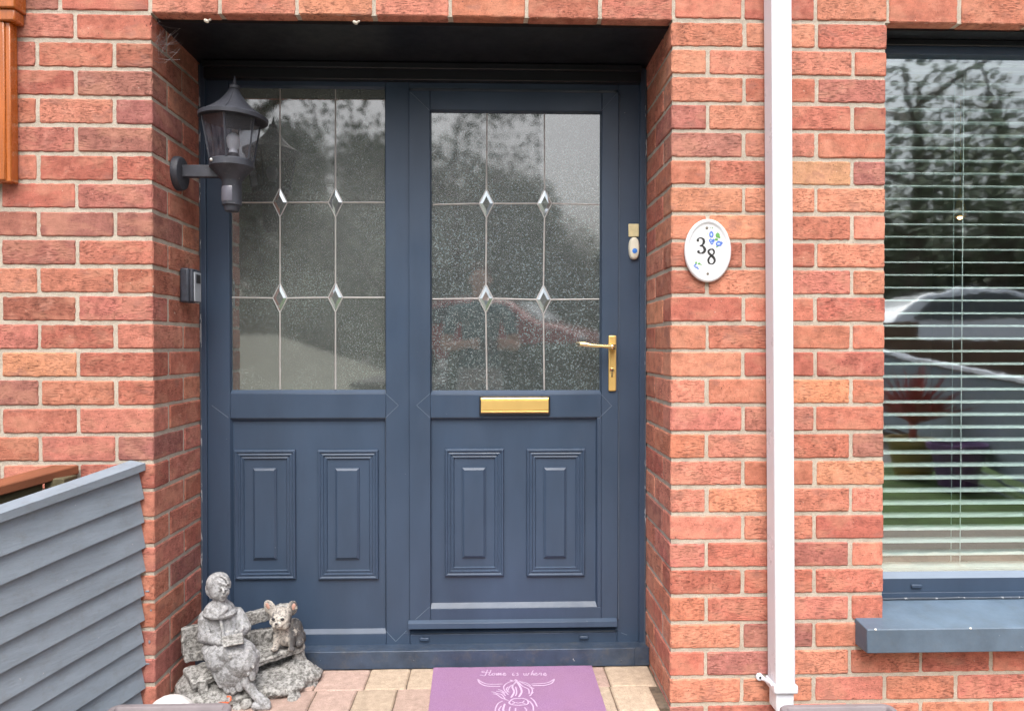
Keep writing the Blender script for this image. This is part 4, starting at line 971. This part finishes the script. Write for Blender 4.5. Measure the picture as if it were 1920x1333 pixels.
q.l(c, p.inputs['Base Color']); p.inputs['Roughness'].default_value = .7; q.l(q.bump(q.noise(260, 4, .7), .002), p.inputs['Normal'])
dg = thing('dog_figurine', 'small cream and black painted dog figurine sitting on the stone bench', 'dog figurine', (Z4(1490, 740, .2).x, .2, Z4(1490, 750, .2).z))
m = MB(); dy = .20
E3(1450, 505, dy-.02, (.0335, .031, .031)); E3(1440, 460, dy-.012, (.033, .028, .022)); E3(1420, 548, dy-.046, (.0175, .017, .0125)); E3(1480, 540, dy-.025, (.02, .02, .018)); E3(1392, 520, dy-.03, (.014, .015, .014))
E3(1413, 546, dy-.0625, (.0052, .004, .0035)); Cc((1400, 570, dy-.052), (1445, 566, dy-.048), .0035, .003)
for a, b, t_ in (((1340, 385, dy), (1385, 440, dy-.006), 0), ((1545, 390, dy), (1520, 450, dy-.004), 1)):
    v = Z4(*a); w_ = Z4(*b); E3(a[0]*.55+b[0]*.45, a[1]*.55+b[1]*.45, dy, (.0185, .006, .026), (0, -26 if t_ == 0 else 14, 0))
    E3(a[0]+(0 if t_ else 2), a[1]+6, dy+.001, (.0085, .0035, .012), (0, -30 if t_ == 0 else 8, 0))
Cc((1450, 560, dy), (1500, 640, dy+.01), .028, .030); E3(1550, 600, dy+.03, (.030, .034, .045)); E3(1585, 650, dy+.03, (.024, .03, .032)); E3(1480, 640, dy-.002, (.026, .022, .03)); E3(1590, 690, dy+.01, (.014, .018, .014))
Cc((1420, 620, dy-.012), (1408, 720, dy-.024), .0135, .0095); E3(1395, 736, dy-.032, (.0125, .013, .0075)); Cc((1530, 620, dy-.006), (1530, 720, dy-.018), .0135, .0095); E3(1530, 738, dy-.026, (.0125, .013, .0075))
for c_ in (1383, 1394, 1406): E3(c_, 742, dy-.043, (.0035, .004, .0035))
for c_ in (1519, 1531, 1543): E3(c_, 744, dy-.037, (.0035, .004, .0035))
body = obj('body', m, M_DOGC, dg); remesh(body, .0019, 1, .0025, .008)
m = MB()
for e_ in ((1386, 502), (1459, 503)): m.ell(Z4(*e_, dy-.0485), (.0055, .004, .0048), n=12, m=8)
objs('eye', m, M_DARK, dg, smooth='all'); m = MB(); m.ell(Z4(1412, 540, dy-.0655), (.0045, .003, .003), n=12, m=8); obj('nose', m, M_DARK, dg, smooth='all')
m = MB()
for v_, r_ in (((1345, 400), (0, -28, 0)), ((1546, 405), (0, 10, 0))): m.ell(Z4(*v_, dy-.004), (.0068, .0035, .012), r_, 12, 8)
objs('inner_ear', m, plain('pink_ear', (.42, .24, .19), .8, .2, 90), dg, smooth='all')

# white scalloped shell and dead leaf beside it
m = MB(); c0 = Z4(590, 1150, -.02); n = 60; vs = []; L_ = 12
cs = G(322, 1322, .02); cs = Vector((P(322, 1330, -.05).x, -.05, 0))
for j_ in range(L_+1):
    t = math.pi/2*j_/L_
    for k in range(n):
        a = 2*math.pi*k/n; rr = (1+.05*math.cos(12*a))*math.cos(t); vs.append((cs.x+.070*rr*math.cos(a), cs.y+.05*rr*math.sin(a), .012+(P(322, 1303, -.05).z-.012)*math.sin(t)))
m.add(vs, [(i*n+k, i*n+(k+1) % n, (i+1)*n+(k+1) % n, (i+1)*n+k) for i in range(L_) for k in range(n)]); m.lathe(Vector((cs.x, cs.y, 0)), [(.060, .001), (.07, .012)], 40)
obj('shell_ornament', m, plain('chalky_white', (.56, .55, .54), .8, .1, 40, .002, 120, speck=((.12, .11, .12), 110, .70)), smooth='all', label='white scalloped shell ornament lying behind the planter trough beside the stone bench', cat='ornament')
m = MB(); lc = Z4(1000, 1135, .03); vs = [lc]
for k in range(14): a = 2*math.pi*k/14; r_ = .014*(1+.35*math.sin(3*a+1))*(1.3 if abs(math.cos(a)) > .6 else .7); vs.append(lc+Vector((r_*math.cos(a), r_*math.sin(a)*.5, .006*math.sin(2*a)+r_*math.sin(a)*.5)))
m.add(vs, [(0, 1+k, 1+(k+1) % 14) for k in range(14)]); obj('dead_leaf', m, plain('orange_leaf', (.52, .10, .03), .6, .3, 200), label='curled orange dead leaf lodged at the foot of the stone bench', cat='leaf')

# bits on the lintel edge, cobweb at the porch corner
for (px, py, lb) in ((387, 37, 'pale cocoon hanging under the lintel above the wall lantern'), (666, 40, 'pale cocoon hanging under the lintel above the side light')):
    m = MB(); c_ = P(px, py+3, .012); m.ell(c_, (.0085, .006, .0055), (0, 30, 0)); m.ell(c_+Vector((.010, 0, .003)), (.005, .004, .003), (0, -30, 0)); obj('cocoon', m, plain('cocoon_silk', (.62, .58, .5), .8), label=lb, cat='cocoon', group='cocoons under the lintel', smooth='all')
m = MB(); c_ = Vector((0, .0, H))
for k in range(34):
    a = Vector((random.uniform(-.015, .02), random.uniform(-.004, .06), H-.01-random.uniform(0, .13))); b = a+Vector((random.uniform(.0, .05), random.uniform(-.002, .06), random.uniform(-.02, .07)))
    a.x = max(a.x, .001) if a.y > 0 else a.x; b.x = max(b.x, .002); b.z = min(b.z, H-.014); a.z = min(a.z, H-.014); m.tube([a, (a+b)/2+Vector((0, 0, -.004)), b], .00035, 4)
obj('cobweb', m, plain('dusty_silk', (.25, .23, .24), .9), label='dusty grey cobweb in the top left corner of the porch', cat='cobweb')

# ------------------------------------------------------------------ venetian blind
YV = .235; vb_ = thing('venetian_blind', 'white horizontal slatted blind hanging inside the window', 'blind', ((WX0+WX1)/2, YV, P(1700, 1066, YV).z))
m = MB(); ztop = P(1700, 158.6, YV).z; zbt = P(1700, 1058.5, YV).z; n = 38
vx0, vx1 = WX0-.02, WX1-.03; hw = .0245; tl_ = math.radians(6.5)
for i in range(-1, n+1):
    z = ztop+(zbt-ztop)*i/n+mn.noise(Vector((i*1.7, 0, 0)))*.0008; vs = []; S_ = 6
    for x in (vx0, vx1):
        for s_ in (0, 1):
            for k in range(S_+1):
                u = -1+2*k/S_; yy = YV+u*hw*math.cos(tl_); zc_ = z+u*hw*math.sin(tl_)+.0024*(1-u*u)-(.0022 if s_ else 0); vs.append((x, yy, zc_))
    K_ = S_+1
    m.add(vs, [(k, 2*K_+k, 2*K_+k+1, k+1) for k in range(S_)]+[(K_+k+1, 3*K_+k+1, 3*K_+k, K_+k) for k in range(S_)]+[(0, K_, 3*K_, 2*K_), (S_, 2*K_+S_, 3*K_+S_, K_+S_), (0, 1, K_+1, K_), (1, 2, K_+2, K_+1), (2, 3, K_+3, K_+2), (3, 4, K_+4, K_+3), (4, 5, K_+5, K_+4), (5, 6, K_+6, K_+5)])
obj('slats', m, M_SLAT, vb_, smooth=True)
m = MB(); zr_ = P(1700, 1066, YV-.02).z; m.box(vx0, vx1, YV-.025, YV+.025, zr_-.012, zr_+.003); obj('bottom_rail', m, M_SLAT, vb_, bevel=.003)
m = MB(); m.box(vx0, vx1, YV-.028, YV+.028, zh+.001, zh+.05); obj('head_rail', m, M_SLAT, vb_)
for px, Yc, py1 in ((1786, YV+.026, 1052), (1803, YV-.027, 1062)):
    for ex in (0, 1):
        x = P(px, 620, Yc).x+ex*1.02
        if x < vx1: m = MB(); m.tube([(x+.002, Yc, zh+.02), (x, Yc, P(px, py1, Yc).z)], .0014, 6); obj('ladder_cord', m, M_SLAT, vb_)
# pendant lamp glowing in the room
pc = P(1800, 407, 1.6); pe = thing('pendant_lamp', 'small lit warm pendant lamp seen through the window blind', 'pendant lamp', (pc.x, 1.6, pc.z-.05))
m = MB(); m.lathe((pc.x, 1.6, pc.z), [(.028, 0), (.033, .02), (.024, .06), (.012, .10), (.010, .12)], 24); m.tube([(pc.x, 1.6, pc.z+.12), (pc.x, 1.6, 2.44)], .003, 6); obj('lamp_holder', m, M_GOLD, pe, smooth=True)
m = MB(); m.ell((pc.x, 1.6, pc.z-.004), (.013, .013, .010)); MB_, nt, p = mat('lit_bulb'); p.inputs['Emission Color'].default_value = (1, .62, .3, 1); p.inputs['Emission Strength'].default_value = 6; obj('bulb', m, MB_, pe, smooth='all')

# ------------------------------------------------------------------ the garden and street behind the camera (seen in the panes)
def sheet(x0, x1, y0, y1, z, n=1):
    m = MB(); m.box(x0, x1, y0, y1, z-.05, z); return m
M_GRASS = plain('lawn', (.055, .10, .022), .95, .45, 5, .02, 60)
M_GRAV = plain('gravel', (.26, .23, .19), .95, .4, 70, .012, 110)
M_DRIVE = plain('pale_concrete', (.18, .185, .145), .9, .12, 2, .001, 60)
struct('lawn', sheet(1.45, 9, -4.6, -2.05, -.035), M_GRASS); struct('gravel_bed', sheet(1.45, 9, -2.04, -1.53, -.03), M_GRAV)
m = MB(); xl, xm, xr2 = -9, PR(520, 600, -14, .38).x, PR(735, 600, -14, .38).x
m.add([(xl, -1.53, -.04), (.2, -1.53, -.04), (.35, -1.53, -.045), (xl, -14, 1.42), (xm, -14, 1.38), (xr2, -14, .5), (xl, -14, -.2), (xr2, -14, -.2)], [(0, 3, 4, 1), (1, 4, 5, 2), (3, 6, 7, 5, 4)]); struct('driveway', m, M_DRIVE); struct('garden_bed', sheet(.36, 1.44, -8, -1.53, -.042), M_SOIL)
M_BARK = plain('bark', (.07, .05, .035), .95, .3, 20, .01, 40)
leafs = [plain('leaf_green_%s' % n_, c_, .7, .35, 3) for n_, c_ in (('dark', (.060, .088, .050)), ('mid', (.095, .130, .068)), ('pale', (.15, .18, .10)))]
def crown_mesh(kind, h, r, n, mi):
    m = MB(); rnd = random.Random(kind*13+5)
    lobes = [(Vector((rnd.uniform(-.6, .6)*r, rnd.uniform(-.6, .6)*r, h*rnd.uniform(.35, .92))), r*rnd.uniform(.3, .55)) for _ in range(16)]
    for i in range(n):
        if kind == 0:
            t = rnd.random()**.7; z = h*(.15+.85*t); rr = r*(1-t)*(.55+.45*rnd.random())+.06; a = rnd.uniform(0, 6.283); c_ = Vector((rr*math.cos(a), rr*math.sin(a), z))
        else:
            lc_, lr = rnd.choice(lobes); d_ = Vector((rnd.gauss(0, 1), rnd.gauss(0, 1), rnd.gauss(0, 1))).normalized()*lr*rnd.random()**.4; c_ = lc_+d_
        s_ = rnd.uniform(.10, .22)*(.55 if kind == 2 else 1); u = Vector((rnd.gauss(0, 1), rnd.gauss(0, 1), rnd.gauss(0, .6))).normalized()*s_; v = u.cross(Vector((rnd.gauss(0, 1), rnd.gauss(0, 1), rnd.gauss(0, 1)))).normalized()*s_*.6
        m.mi = rnd.choice(mi); m.add([c_-u, c_-v, c_+u, c_+v], [(0, 1, 2, 3)])
    return m
protos = {}
def tree(x, y, kind, h, r, label):
    key = kind
    if key not in protos:
        root = thing(('conifer_tree', 'broadleaf_tree', 'airy_tree')[kind], label, 'tree', (0, 0, -.05), 'trees across the road')
        cm_ = crown_mesh(kind, 10, 3.0 if kind else 2.3, (5200, 5200, 2500)[kind], ([0, 0, 1], [0, 1, 1, 2], [1, 2, 1])[kind])
        cr = obj('crown', cm_, leafs, root); t_ = MB(); t_.tube([(0, 0, 0), (.1, 0, 3), (0, .1, 6), (0, 0, 9)], [.26, .2, .13, .04], 10)
        for k in range(10): a = k*2.4; z = 3+k*.6; t_.tube([(0, 0, z), (math.cos(a)*.9, math.sin(a)*.9, z+.7), (math.cos(a)*1.9, math.sin(a)*1.9, z+1.3)], [.09, .06, .02], 6)
        obj('trunk', t_, M_BARK, root); protos[key] = root; o = root
    else:
        s_ = protos[key]; o = s_.copy(); COL.objects.link(o)
        for ch in s_.children: c_ = ch.copy(); COL.objects.link(c_); c_.parent = o
    o.location = (x, y, -.05); o.scale = (r/2.6, r/2.6, h/10); o.rotation_euler.z = x*1.7+y; o['label'] = label; return o
names = ['dark conifer', 'broad leafy tree', 'airy open-crowned tree']; ti = 0
ORD = 'first second third fourth fifth sixth seventh eighth ninth tenth eleventh twelfth thirteenth fourteenth fifteenth sixteenth seventeenth eighteenth nineteenth twentieth twenty-first twenty-second'.split()
for (px, y, kind, py, r) in [(300, -21, 1, 210, 2.8), (415, -22, 1, 250, 2.4), (545, -23, 1, 200, 1.6), (640, -27, 1, 350, 2.4), (712, -21, 1, 215, 1.7), (780, -23, 1, 240, 2.6), (850, -20, 2, 205, 2.4), (905, -22, 1, 300, 2.4), (975, -24, 1, 310, 1.7),
                            (1035, -25, 1, 392, 1.7), (1095, -26, 1, 432, 2.2), (1180, -24, 1, 440, 2.4), (1300, -26, 1, 420, 3.0), (1440, -20, 1, 260, 3.0), (1570, -22, 0, 230, 2.2), (1640, -24, 1, 400, 3.6), (1700, -17, 2, 60, 3.4), (1790, -25, 1, 400, 3.6), (1850, -18, 2, 80, 3.4),
                            (1930, -23, 1, 400, 3.6), (2000, -17, 2, 70, 3.4), (2100, -21, 1, 300, 3.8)]:
    q_ = PR(px, 600, y, .38); h = (647-py)/F*(-y+CD+.76)+CZ; h = h/(1.06 if kind != 0 else 1)
    tree(q_.x, y, kind, h, r, '%s across the road, %s from the left in the row' % (names[kind], ORD[ti]))
    ti += 1
# overhanging branch near the drive
m = MB(); rnd = random.Random(4); bo = PR(430, 150, -7.0, .38)
for k in range(1500):
    if k % 2: pxx, pyy = rnd.uniform(400, 730), 175+rnd.random()**2.2*95
    else: pxx, pyy = rnd.uniform(800, 1012), 200+rnd.random()**1.8*120
    yy = -7+rnd.uniform(-.7, .7); c_ = PR(pxx, pyy, yy, .38)
    if mn.noise(c_*1.9) < -.05: continue
    u = Vector((rnd.gauss(0, 1), rnd.gauss(0, 1), rnd.gauss(0, .5))).normalized()*rnd.uniform(.03, .06); v = u.cross(Vector((rnd.gauss(0, 1), 1, rnd.gauss(0, 1)))).normalized()*.03; m.add([c_-u, c_-v, c_+u, c_+v], [(0, 1, 2, 3)])
bt = thing('garden_tree', 'tall garden tree with branches hanging over the drive', 'tree', (-3.2, -7.4, -.05))
obj('crown', m, leafs[0], bt); m = MB(); m.tube([(-3.2, -7.4, -.05), (-3.0, -7.3, 2), (-2.6, -7.2, 4.0), (-1.4, -7.1, 4.75), (.4, -7, 4.75), (1.3, -7, 4.3)], [.2, .17, .11, .05, .03, .01], 10)
for k in range(6): x = -1.6+k*.5; m.tube([(x, -7.05, 4.7), (x+.2, -7.2+(k % 3)*.2, 4.4), (x+.3, -7.1, 4.0)], [.02, .012, .005], 6)
obj('trunk', m, M_BARK, bt)
# hedges
for i, (x0, x1, y, h) in enumerate([(-9, -1.0, -17.5, 2.4), (6.5, 14, -17.5, 2.4), (.5, 3.7, -7.2, 1.1)]):
    m = MB(); rnd = random.Random(i)
    for k in range(6000):
        c_ = Vector((rnd.uniform(x0, x1), y+rnd.uniform(-.4, .4), rnd.random()**.6*h)); u = Vector((rnd.gauss(0, 1), rnd.gauss(0, 1), rnd.gauss(0, 1))).normalized()*.1; v = u.orthogonal().normalized()*.07; m.mi = rnd.choice((0, 1)); m.add([c_-u, c_-v, c_+u, c_+v], [(0, 1, 2, 3)])
    obj('hedge', m, leafs, label=('clipped hedge beyond the road at the left', 'tall hedge behind the white parked car', 'low hedge between the garden bed and the road')[i], cat='hedge')
# brick piers and garden wall below the white car
M_GW = plain('dark_brick_wall', (.13, .065, .04), .9, .35, 14, .004, 60)
m = MB(); a = PR(1640, 690, -6.6, WG); b = PR(2300, 690, -6.6, WG); m.box(a.x, b.x+1, -6.8, -6.6, -.05, PR(1800, 638, -6.6, WG).z); m.box(a.x-.2, a.x+.5, -6.9, -6.5, -.05, PR(1700, 603, -6.6, WG).z); obj('garden_wall', m, M_GW, bevel=.01, label='low dark brick garden wall in front of the parked white car', cat='garden wall')
# parked cars (side profile swept across the width, rounded by a bevel)
M_TYRE = plain('tyre', (.02, .02, .02), .8); M_RIM = plain('wheel_rim', (.4, .4, .42), .3, metal=.7); M_CG = plain('car_glass', (.02, .025, .03), .05, coat=.5)
def car(name, label, colr, loc, rot, L=4.3, Wd=1.8, Hh=1.55):
    M_ = plain(name+'_paint', colr, .25, .04, coat=1); rt = thing(name, label, 'car', (0, 0, 0)); q_ = [(-2.1, .35), (-2.12, .75), (-2.0, 1.0), (-1.85, 1.15), (-1.4, 1.42), (-.8, 1.54), (0, 1.55), (.6, 1.46), (1.2, 1.05), (1.7, .95), (2.05, .8), (2.14, .5), (2.1, .3)]
    m = MB(); n = len(q_); pr = [(-1, .0), (-.96, .0)]
    secs = [(-.9, .86), (-.86, 1), (.86, 1), (.9, .86)]; vs = []
    for yy, k_ in secs:
        for x, z in q_: tb = .12*max(0, (z-.95)/.6); vs.append((x*(.985 if k_ < 1 else 1), yy*(1-tb), z if k_ == 1 else z-.03))
    m.add(vs, [(i*n+k, i*n+(k+1) % n, (i+1)*n+(k+1) % n, (i+1)*n+k) for i in range(3) for k in range(n)]+[tuple(range(n))[::-1], tuple(3*n+k for k in range(n))]); obj('body', m, M_, rt, bevel=.03, smooth=True)
    for sgn in (-1, 1):
        m = MB(); w_ = [(-1.62, 1.03), (-1.3, 1.34), (-.75, 1.44), (0, 1.46), (.5, 1.38), (1.02, 1.05)]; ys = lambda z: sgn*(.905*(1-.12*max(0, (z-.95)/.6)))
        m.add([(x, ys(z)+sgn*.006, z) for x, z in w_]+[(x, ys(z)-sgn*.02, z) for x, z in w_], [tuple(range(6)) if sgn < 0 else tuple(range(6))[::-1]]+[(k, (k+1) % 6, 6+(k+1) % 6, 6+k) for k in range(6)]); obj('side_window', m, M_CG, rt)
        m = MB(); m.ell((.98, sgn*1.0, 1.08), (.08, .10, .07)); obj('wing_mirror', m, M_, rt, smooth='all')
        m = MB(); m.ell((2.06, sgn*.62, .72), (.08, .2, .09)); obj('headlight', m, M_RIM, rt, smooth='all')
        for x in (-1.35, 1.35):
            m = MB(); m.lathe((x, sgn*.72, .32), [(.2, 0), (.32, .02), (.32, .2), (.2, .22)], 28, (0, sgn, 0)); wh = obj('wheel', m, M_TYRE, rt, smooth=True); m = MB(); m.lathe((x, sgn*.93, .32), [(.2, 0), (.18, .02), (.05, .012), (0, .02)], 20, (0, sgn, 0)); obj('rim', m, M_RIM, wh)
    m = MB(); m.add([(1.16, -.66, 1.10), (1.16, .66, 1.10), (.66, .60, 1.45), (.66, -.60, 1.45), (1.10, -.66, 1.06), (1.10, .66, 1.06), (.60, .60, 1.42), (.60, -.60, 1.42)], [(0, 1, 2, 3), (7, 6, 5, 4), (0, 4, 5, 1), (2, 6, 7, 3)]); m.v = [(x+.03, y, z+.02) for x, y, z in m.v]; obj('windscreen', m, M_CG, rt)
    m = MB(); m.box(2.12, 2.16, -.26, .26, .42, .53); obj('number_plate', m, M_WHITE, rt)
    rt.location = loc; rt.rotation_euler.z = rot; return rt
c_ = PR(1800, 640, -10.5, WG); zc_ = PR(1760, 547, -10.5, WG).z-1.55
car('white_car', 'white hatchback parked on the road beyond the garden wall', (.85, .87, .9), (c_.x+.25, -10.5, zc_), 0)
struct('road', sheet(xr2+.02, 40, -16.5, -8.7, zc_+.0), plain('road_asphalt', (.09, .09, .09), .9, .2, 3))
c_ = PR(935, 600, -12.6, .36); car('red_car', 'red hatchback parked on the far side of the road', (.42, .02, .025), (c_.x, -12.6, zc_), .45)
# side fence, pots
fs_ = thing('side_fence', 'grey board fence running along the right of the front garden', 'fence', (3.4, -3, 0))
pA, pB = PR(1640, 660, -5.4, WG), PR(2150, 765, -1.6, WG); m = MB(); dv = (pB-pA); dv.z = 0; nrm = Vector((-dv.y, dv.x, 0)).normalized()
for i in range(9):
    zt0 = pA.z-.02-i*.1; zt1 = pB.z-.02-i*.1
    m.hexa((pA.x, pA.y, max(0, zt0-.1)), (pB.x, pB.y, max(0, zt1-.1)), (pB.x, pB.y, max(.01, zt1)), (pA.x, pA.y, max(.01, zt0)), nrm*(.02)) if zt1 > .05 else None
    m.hexa(pA+nrm*-.012+Vector((0, 0, -.11-i*.1)), pB+nrm*-.012+Vector((0, 0, -.11-i*.1)), pB+nrm*-.012+Vector((0, 0, -.09-i*.1)), pA+nrm*-.012+Vector((0, 0, -.09-i*.1)), nrm*.01)
obj('board_panel', m, M_FENCE, fs_); m = MB(); m.hexa(pA-nrm*.03, pB-nrm*.03, pB-nrm*.03+Vector((0, 0, .03)), pA-nrm*.03+Vector((0, 0, .03)), nrm*.07); obj('capping_rail', m, M_WHITE, fs_)
def pot(name, label, x, y, r, h, colr, plant=None):
    rt = thing(name, label, 'plant pot', (x, y, 0)); m = MB(); m.lathe((x, y, 0), [(r*.7, 0), (r*.96, h*.85), (r*1.1, h*.87), (r*1.1, h), (r*.95, h), (r*.9, h*.9), (0, h*.88)], 30); obj('pot', m, plain(name+'_glaze', colr, .3, .1), rt, smooth=True)
    if plant:
        m = MB(); rnd = random.Random(3)
        for k in range(70):
            a = rnd.uniform(0, 6.28); el = rnd.uniform(.5, 1.45); L_ = rnd.uniform(.4, .62); d_ = Vector((math.cos(a)*math.cos(el), math.sin(a)*math.cos(el), math.sin(el))); b_ = Vector((x, y, h+.12)); tip = b_+d_*L_+Vector((0, 0, -.1*(1.5-el))); s_ = d_.cross(Vector((0, 0, 1))).normalized()*.013; m.add([b_-s_, b_+s_, (b_+tip)/2+s_+Vector((0, 0, .03)), tip, (b_+tip)/2-s_+Vector((0, 0, .03))], [(0, 1, 2, 3, 4)])
        m.tube([(x, y, h*.8), (x, y, h+.15)], .03, 8); obj('leaves', m, plain('red_leaves', (.30, .03, .03), .5, .3), rt)
q_ = PR(1712, 850, -3.7, WG); pot('plant_pot', 'ochre pot with a spiky red-leaved cordyline on the lawn', q_.x, -3.7, .2, .32, (.28, .20, .05), 1)
q_ = PR(1795, 870, -3.2, WG); pot('plant_pot', 'large empty purple pot on the lawn', q_.x, -3.2, .20, .34, (.11, .05, .15))

# ------------------------------------------------------------------ photographer, standing behind the camera
YP = -CD-.42; px_ = CX-.07
m = MB(); V = []
sk = {'hip': (px_, YP, .93), 'waist': (px_, YP, 1.08), 'chest': (px_, YP, 1.30), 'neck': (px_, YP-.01, 1.47), 'jaw': (px_, YP+.03, 1.55), 'head': (px_, YP+.02, 1.65), 'crown': (px_, YP, 1.73),
      'shl': (px_-.19, YP, 1.40), 'ell': (px_-.27, YP+.06, 1.10), 'wrl': (px_-.06, YP+.32, 1.13), 'shr': (px_+.19, YP, 1.40), 'elr': (px_+.27, YP+.06, 1.10), 'wrr': (px_+.19, YP+.32, 1.13),
      'thl': (px_-.10, YP, .86), 'knl': (px_-.12, YP+.02, .48), 'anl': (px_-.13, YP-.02, .09), 'tol': (px_-.15, YP+.16, .03), 'thr': (px_+.10, YP, .86), 'knr': (px_+.12, YP+.02, .48), 'anr': (px_+.13, YP-.02, .09), 'tor': (px_+.15, YP+.16, .03)}
rad = {'hip': (.15, .11), 'waist': (.14, .10), 'chest': (.17, .115), 'neck': .055, 'jaw': (.065, .075), 'head': (.078, .095), 'crown': (.05, .06), 'shl': .065, 'ell': .045, 'wrl': .028, 'shr': .065, 'elr': .045, 'wrr': .028, 'thl': .095, 'knl': .065, 'anl': .045, 'tol': .035, 'thr': .095, 'knr': .065, 'anr': .045, 'tor': .035}
ed_ = [('hip', 'waist'), ('waist', 'chest'), ('chest', 'neck'), ('neck', 'jaw'), ('jaw', 'head'), ('head', 'crown'), ('chest', 'shl'), ('shl', 'ell'), ('ell', 'wrl'), ('chest', 'shr'), ('shr', 'elr'), ('elr', 'wrr'), ('hip', 'thl'), ('thl', 'knl'), ('knl', 'anl'), ('anl', 'tol'), ('hip', 'thr'), ('thr', 'knr'), ('knr', 'anr'), ('anr', 'tor')]
def fingers(w, sgn):
    for i, ln in enumerate((.040, .045, .042, .034)):
        a = '%s_k%d' % (w, i); b = '%s_m%d' % (w, i); c = '%s_t%d' % (w, i); W_0 = Vector(sk[w]); base = W_0+Vector((sgn*-.02, .06, .028-.02*i))
        sk[a] = tuple(base); sk[b] = tuple(base+Vector((-sgn*.018, ln*.55, 0))); sk[c] = tuple(base+Vector((-sgn*.045, ln*.7, 0))); rad[a] = .010; rad[b] = .009; rad[c] = .007; ed_.extend([(w, a), (a, b), (b, c)])
    a, b = w+'_h1', w+'_h2'; W_0 = Vector(sk[w]); sk[a] = tuple(W_0+Vector((-sgn*.03, .01, .025))); sk[b] = tuple(W_0+Vector((-sgn*.055, .035, .035))); rad[a] = .012; rad[b] = .009; ed_.extend([(w, a), (a, b)])
fingers('wrl', -1); fingers('wrr', 1)
ks = list(sk); me = bpy.data.meshes.new('person'); me.from_pydata([sk[k] for k in ks], [(ks.index(a), ks.index(b)) for a, b in ed_], []); me.skin_vertices or None
po = bpy.data.objects.new('person', me); COL.objects.link(po); md = po.modifiers.new('skin', 'SKIN')
if not me.skin_vertices:
    bpy.context.view_layer.objects.active = po
for k, sv in zip(ks, me.skin_vertices[0].data): r_ = rad[k]; sv.radius = r_ if isinstance(r_, tuple) else (r_, r_); sv.use_root = (k == 'hip')
sb = po.modifiers.new('sub', 'SUBSURF'); sb.levels = 3; sb.render_levels = 3
dgp = bpy.context.evaluated_depsgraph_get(); me2 = bpy.data.meshes.new_from_object(po.evaluated_get(dgp)); po.modifiers.clear(); po.data = me2
M_SKIN = plain('skin', (.50, .28, .19), .5, .05); M_TEE = plain('teal_shirt', (.06, .125, .135), .9, .15, 20); M_TRO = plain('pale_trousers', (.30, .31, .31), .9, .1); M_SHOE = plain('dark_shoe', (.03, .03, .03), .6); M_HAIR = plain('brown_hair', (.07, .04, .02), .8, .3, 60)
for mm_ in (M_SKIN, M_TEE, M_TRO, M_SHOE): me2.materials.append(mm_)
for f in me2.polygons:
    c_ = f.center; f.use_smooth = True; arm = abs(c_.x-px_) > .2 or c_.y > YP+.16
    f.material_index = 3 if c_.z < .08 else 2 if c_.z < .95 else 0 if (c_.z > 1.46 or (arm and c_.z < 1.2)) else 1
po['label'] = 'person in teal short-sleeved shirt and pale trousers holding a camera at chest height'; po['category'] = 'person'
WO['person'] = Vector((0, 0, 0))
m = MB(); m.ell((px_, YP-.015, 1.68), (.088, .10, .085)); m.ell((px_, YP-.05, 1.62), (.08, .07, .09)); obj('hair', m, M_HAIR, po, smooth='all')
m = MB(); m.ell((px_-.03, YP+.108, 1.635), (.011, .006, .006)); m.ell((px_+.03, YP+.108, 1.635), (.011, .006, .006)); objs('eye', m, M_DARK, po, smooth='all')
m = MB(); m.ell((px_, YP+.118, 1.605), (.011, .016, .016)); m.ell((px_, YP+.105, 1.567), (.022, .010, .005)); m.ell((px_-.082, YP+.0, 1.62), (.01, .02, .03)); m.ell((px_+.082, YP+.0, 1.62), (.01, .02, .03)); obj('face', m, M_SKIN, po, smooth='all')
hc = thing('handheld_camera', 'black handheld camera held by the person in the teal shirt', 'camera', (CX, -CD-.06, CZ-.04))
m = MB(); m.box(CX-.062, CX+.062, -CD-.085, -CD-.045, CZ-.042, CZ+.04); m.box(CX-.02, CX+.02, -CD-.08, -CD-.05, CZ+.0405, CZ+.056); obj('body', m, M_DARK, hc, bevel=.006)
m = MB(); m.lathe((CX, -CD-.046, CZ), [(.034, 0), (.034, .03), (.028, .032), (.026, .026), (0, .024)], 32, (0, 1, 0)); obj('lens', m, M_CG, hc, smooth=True)
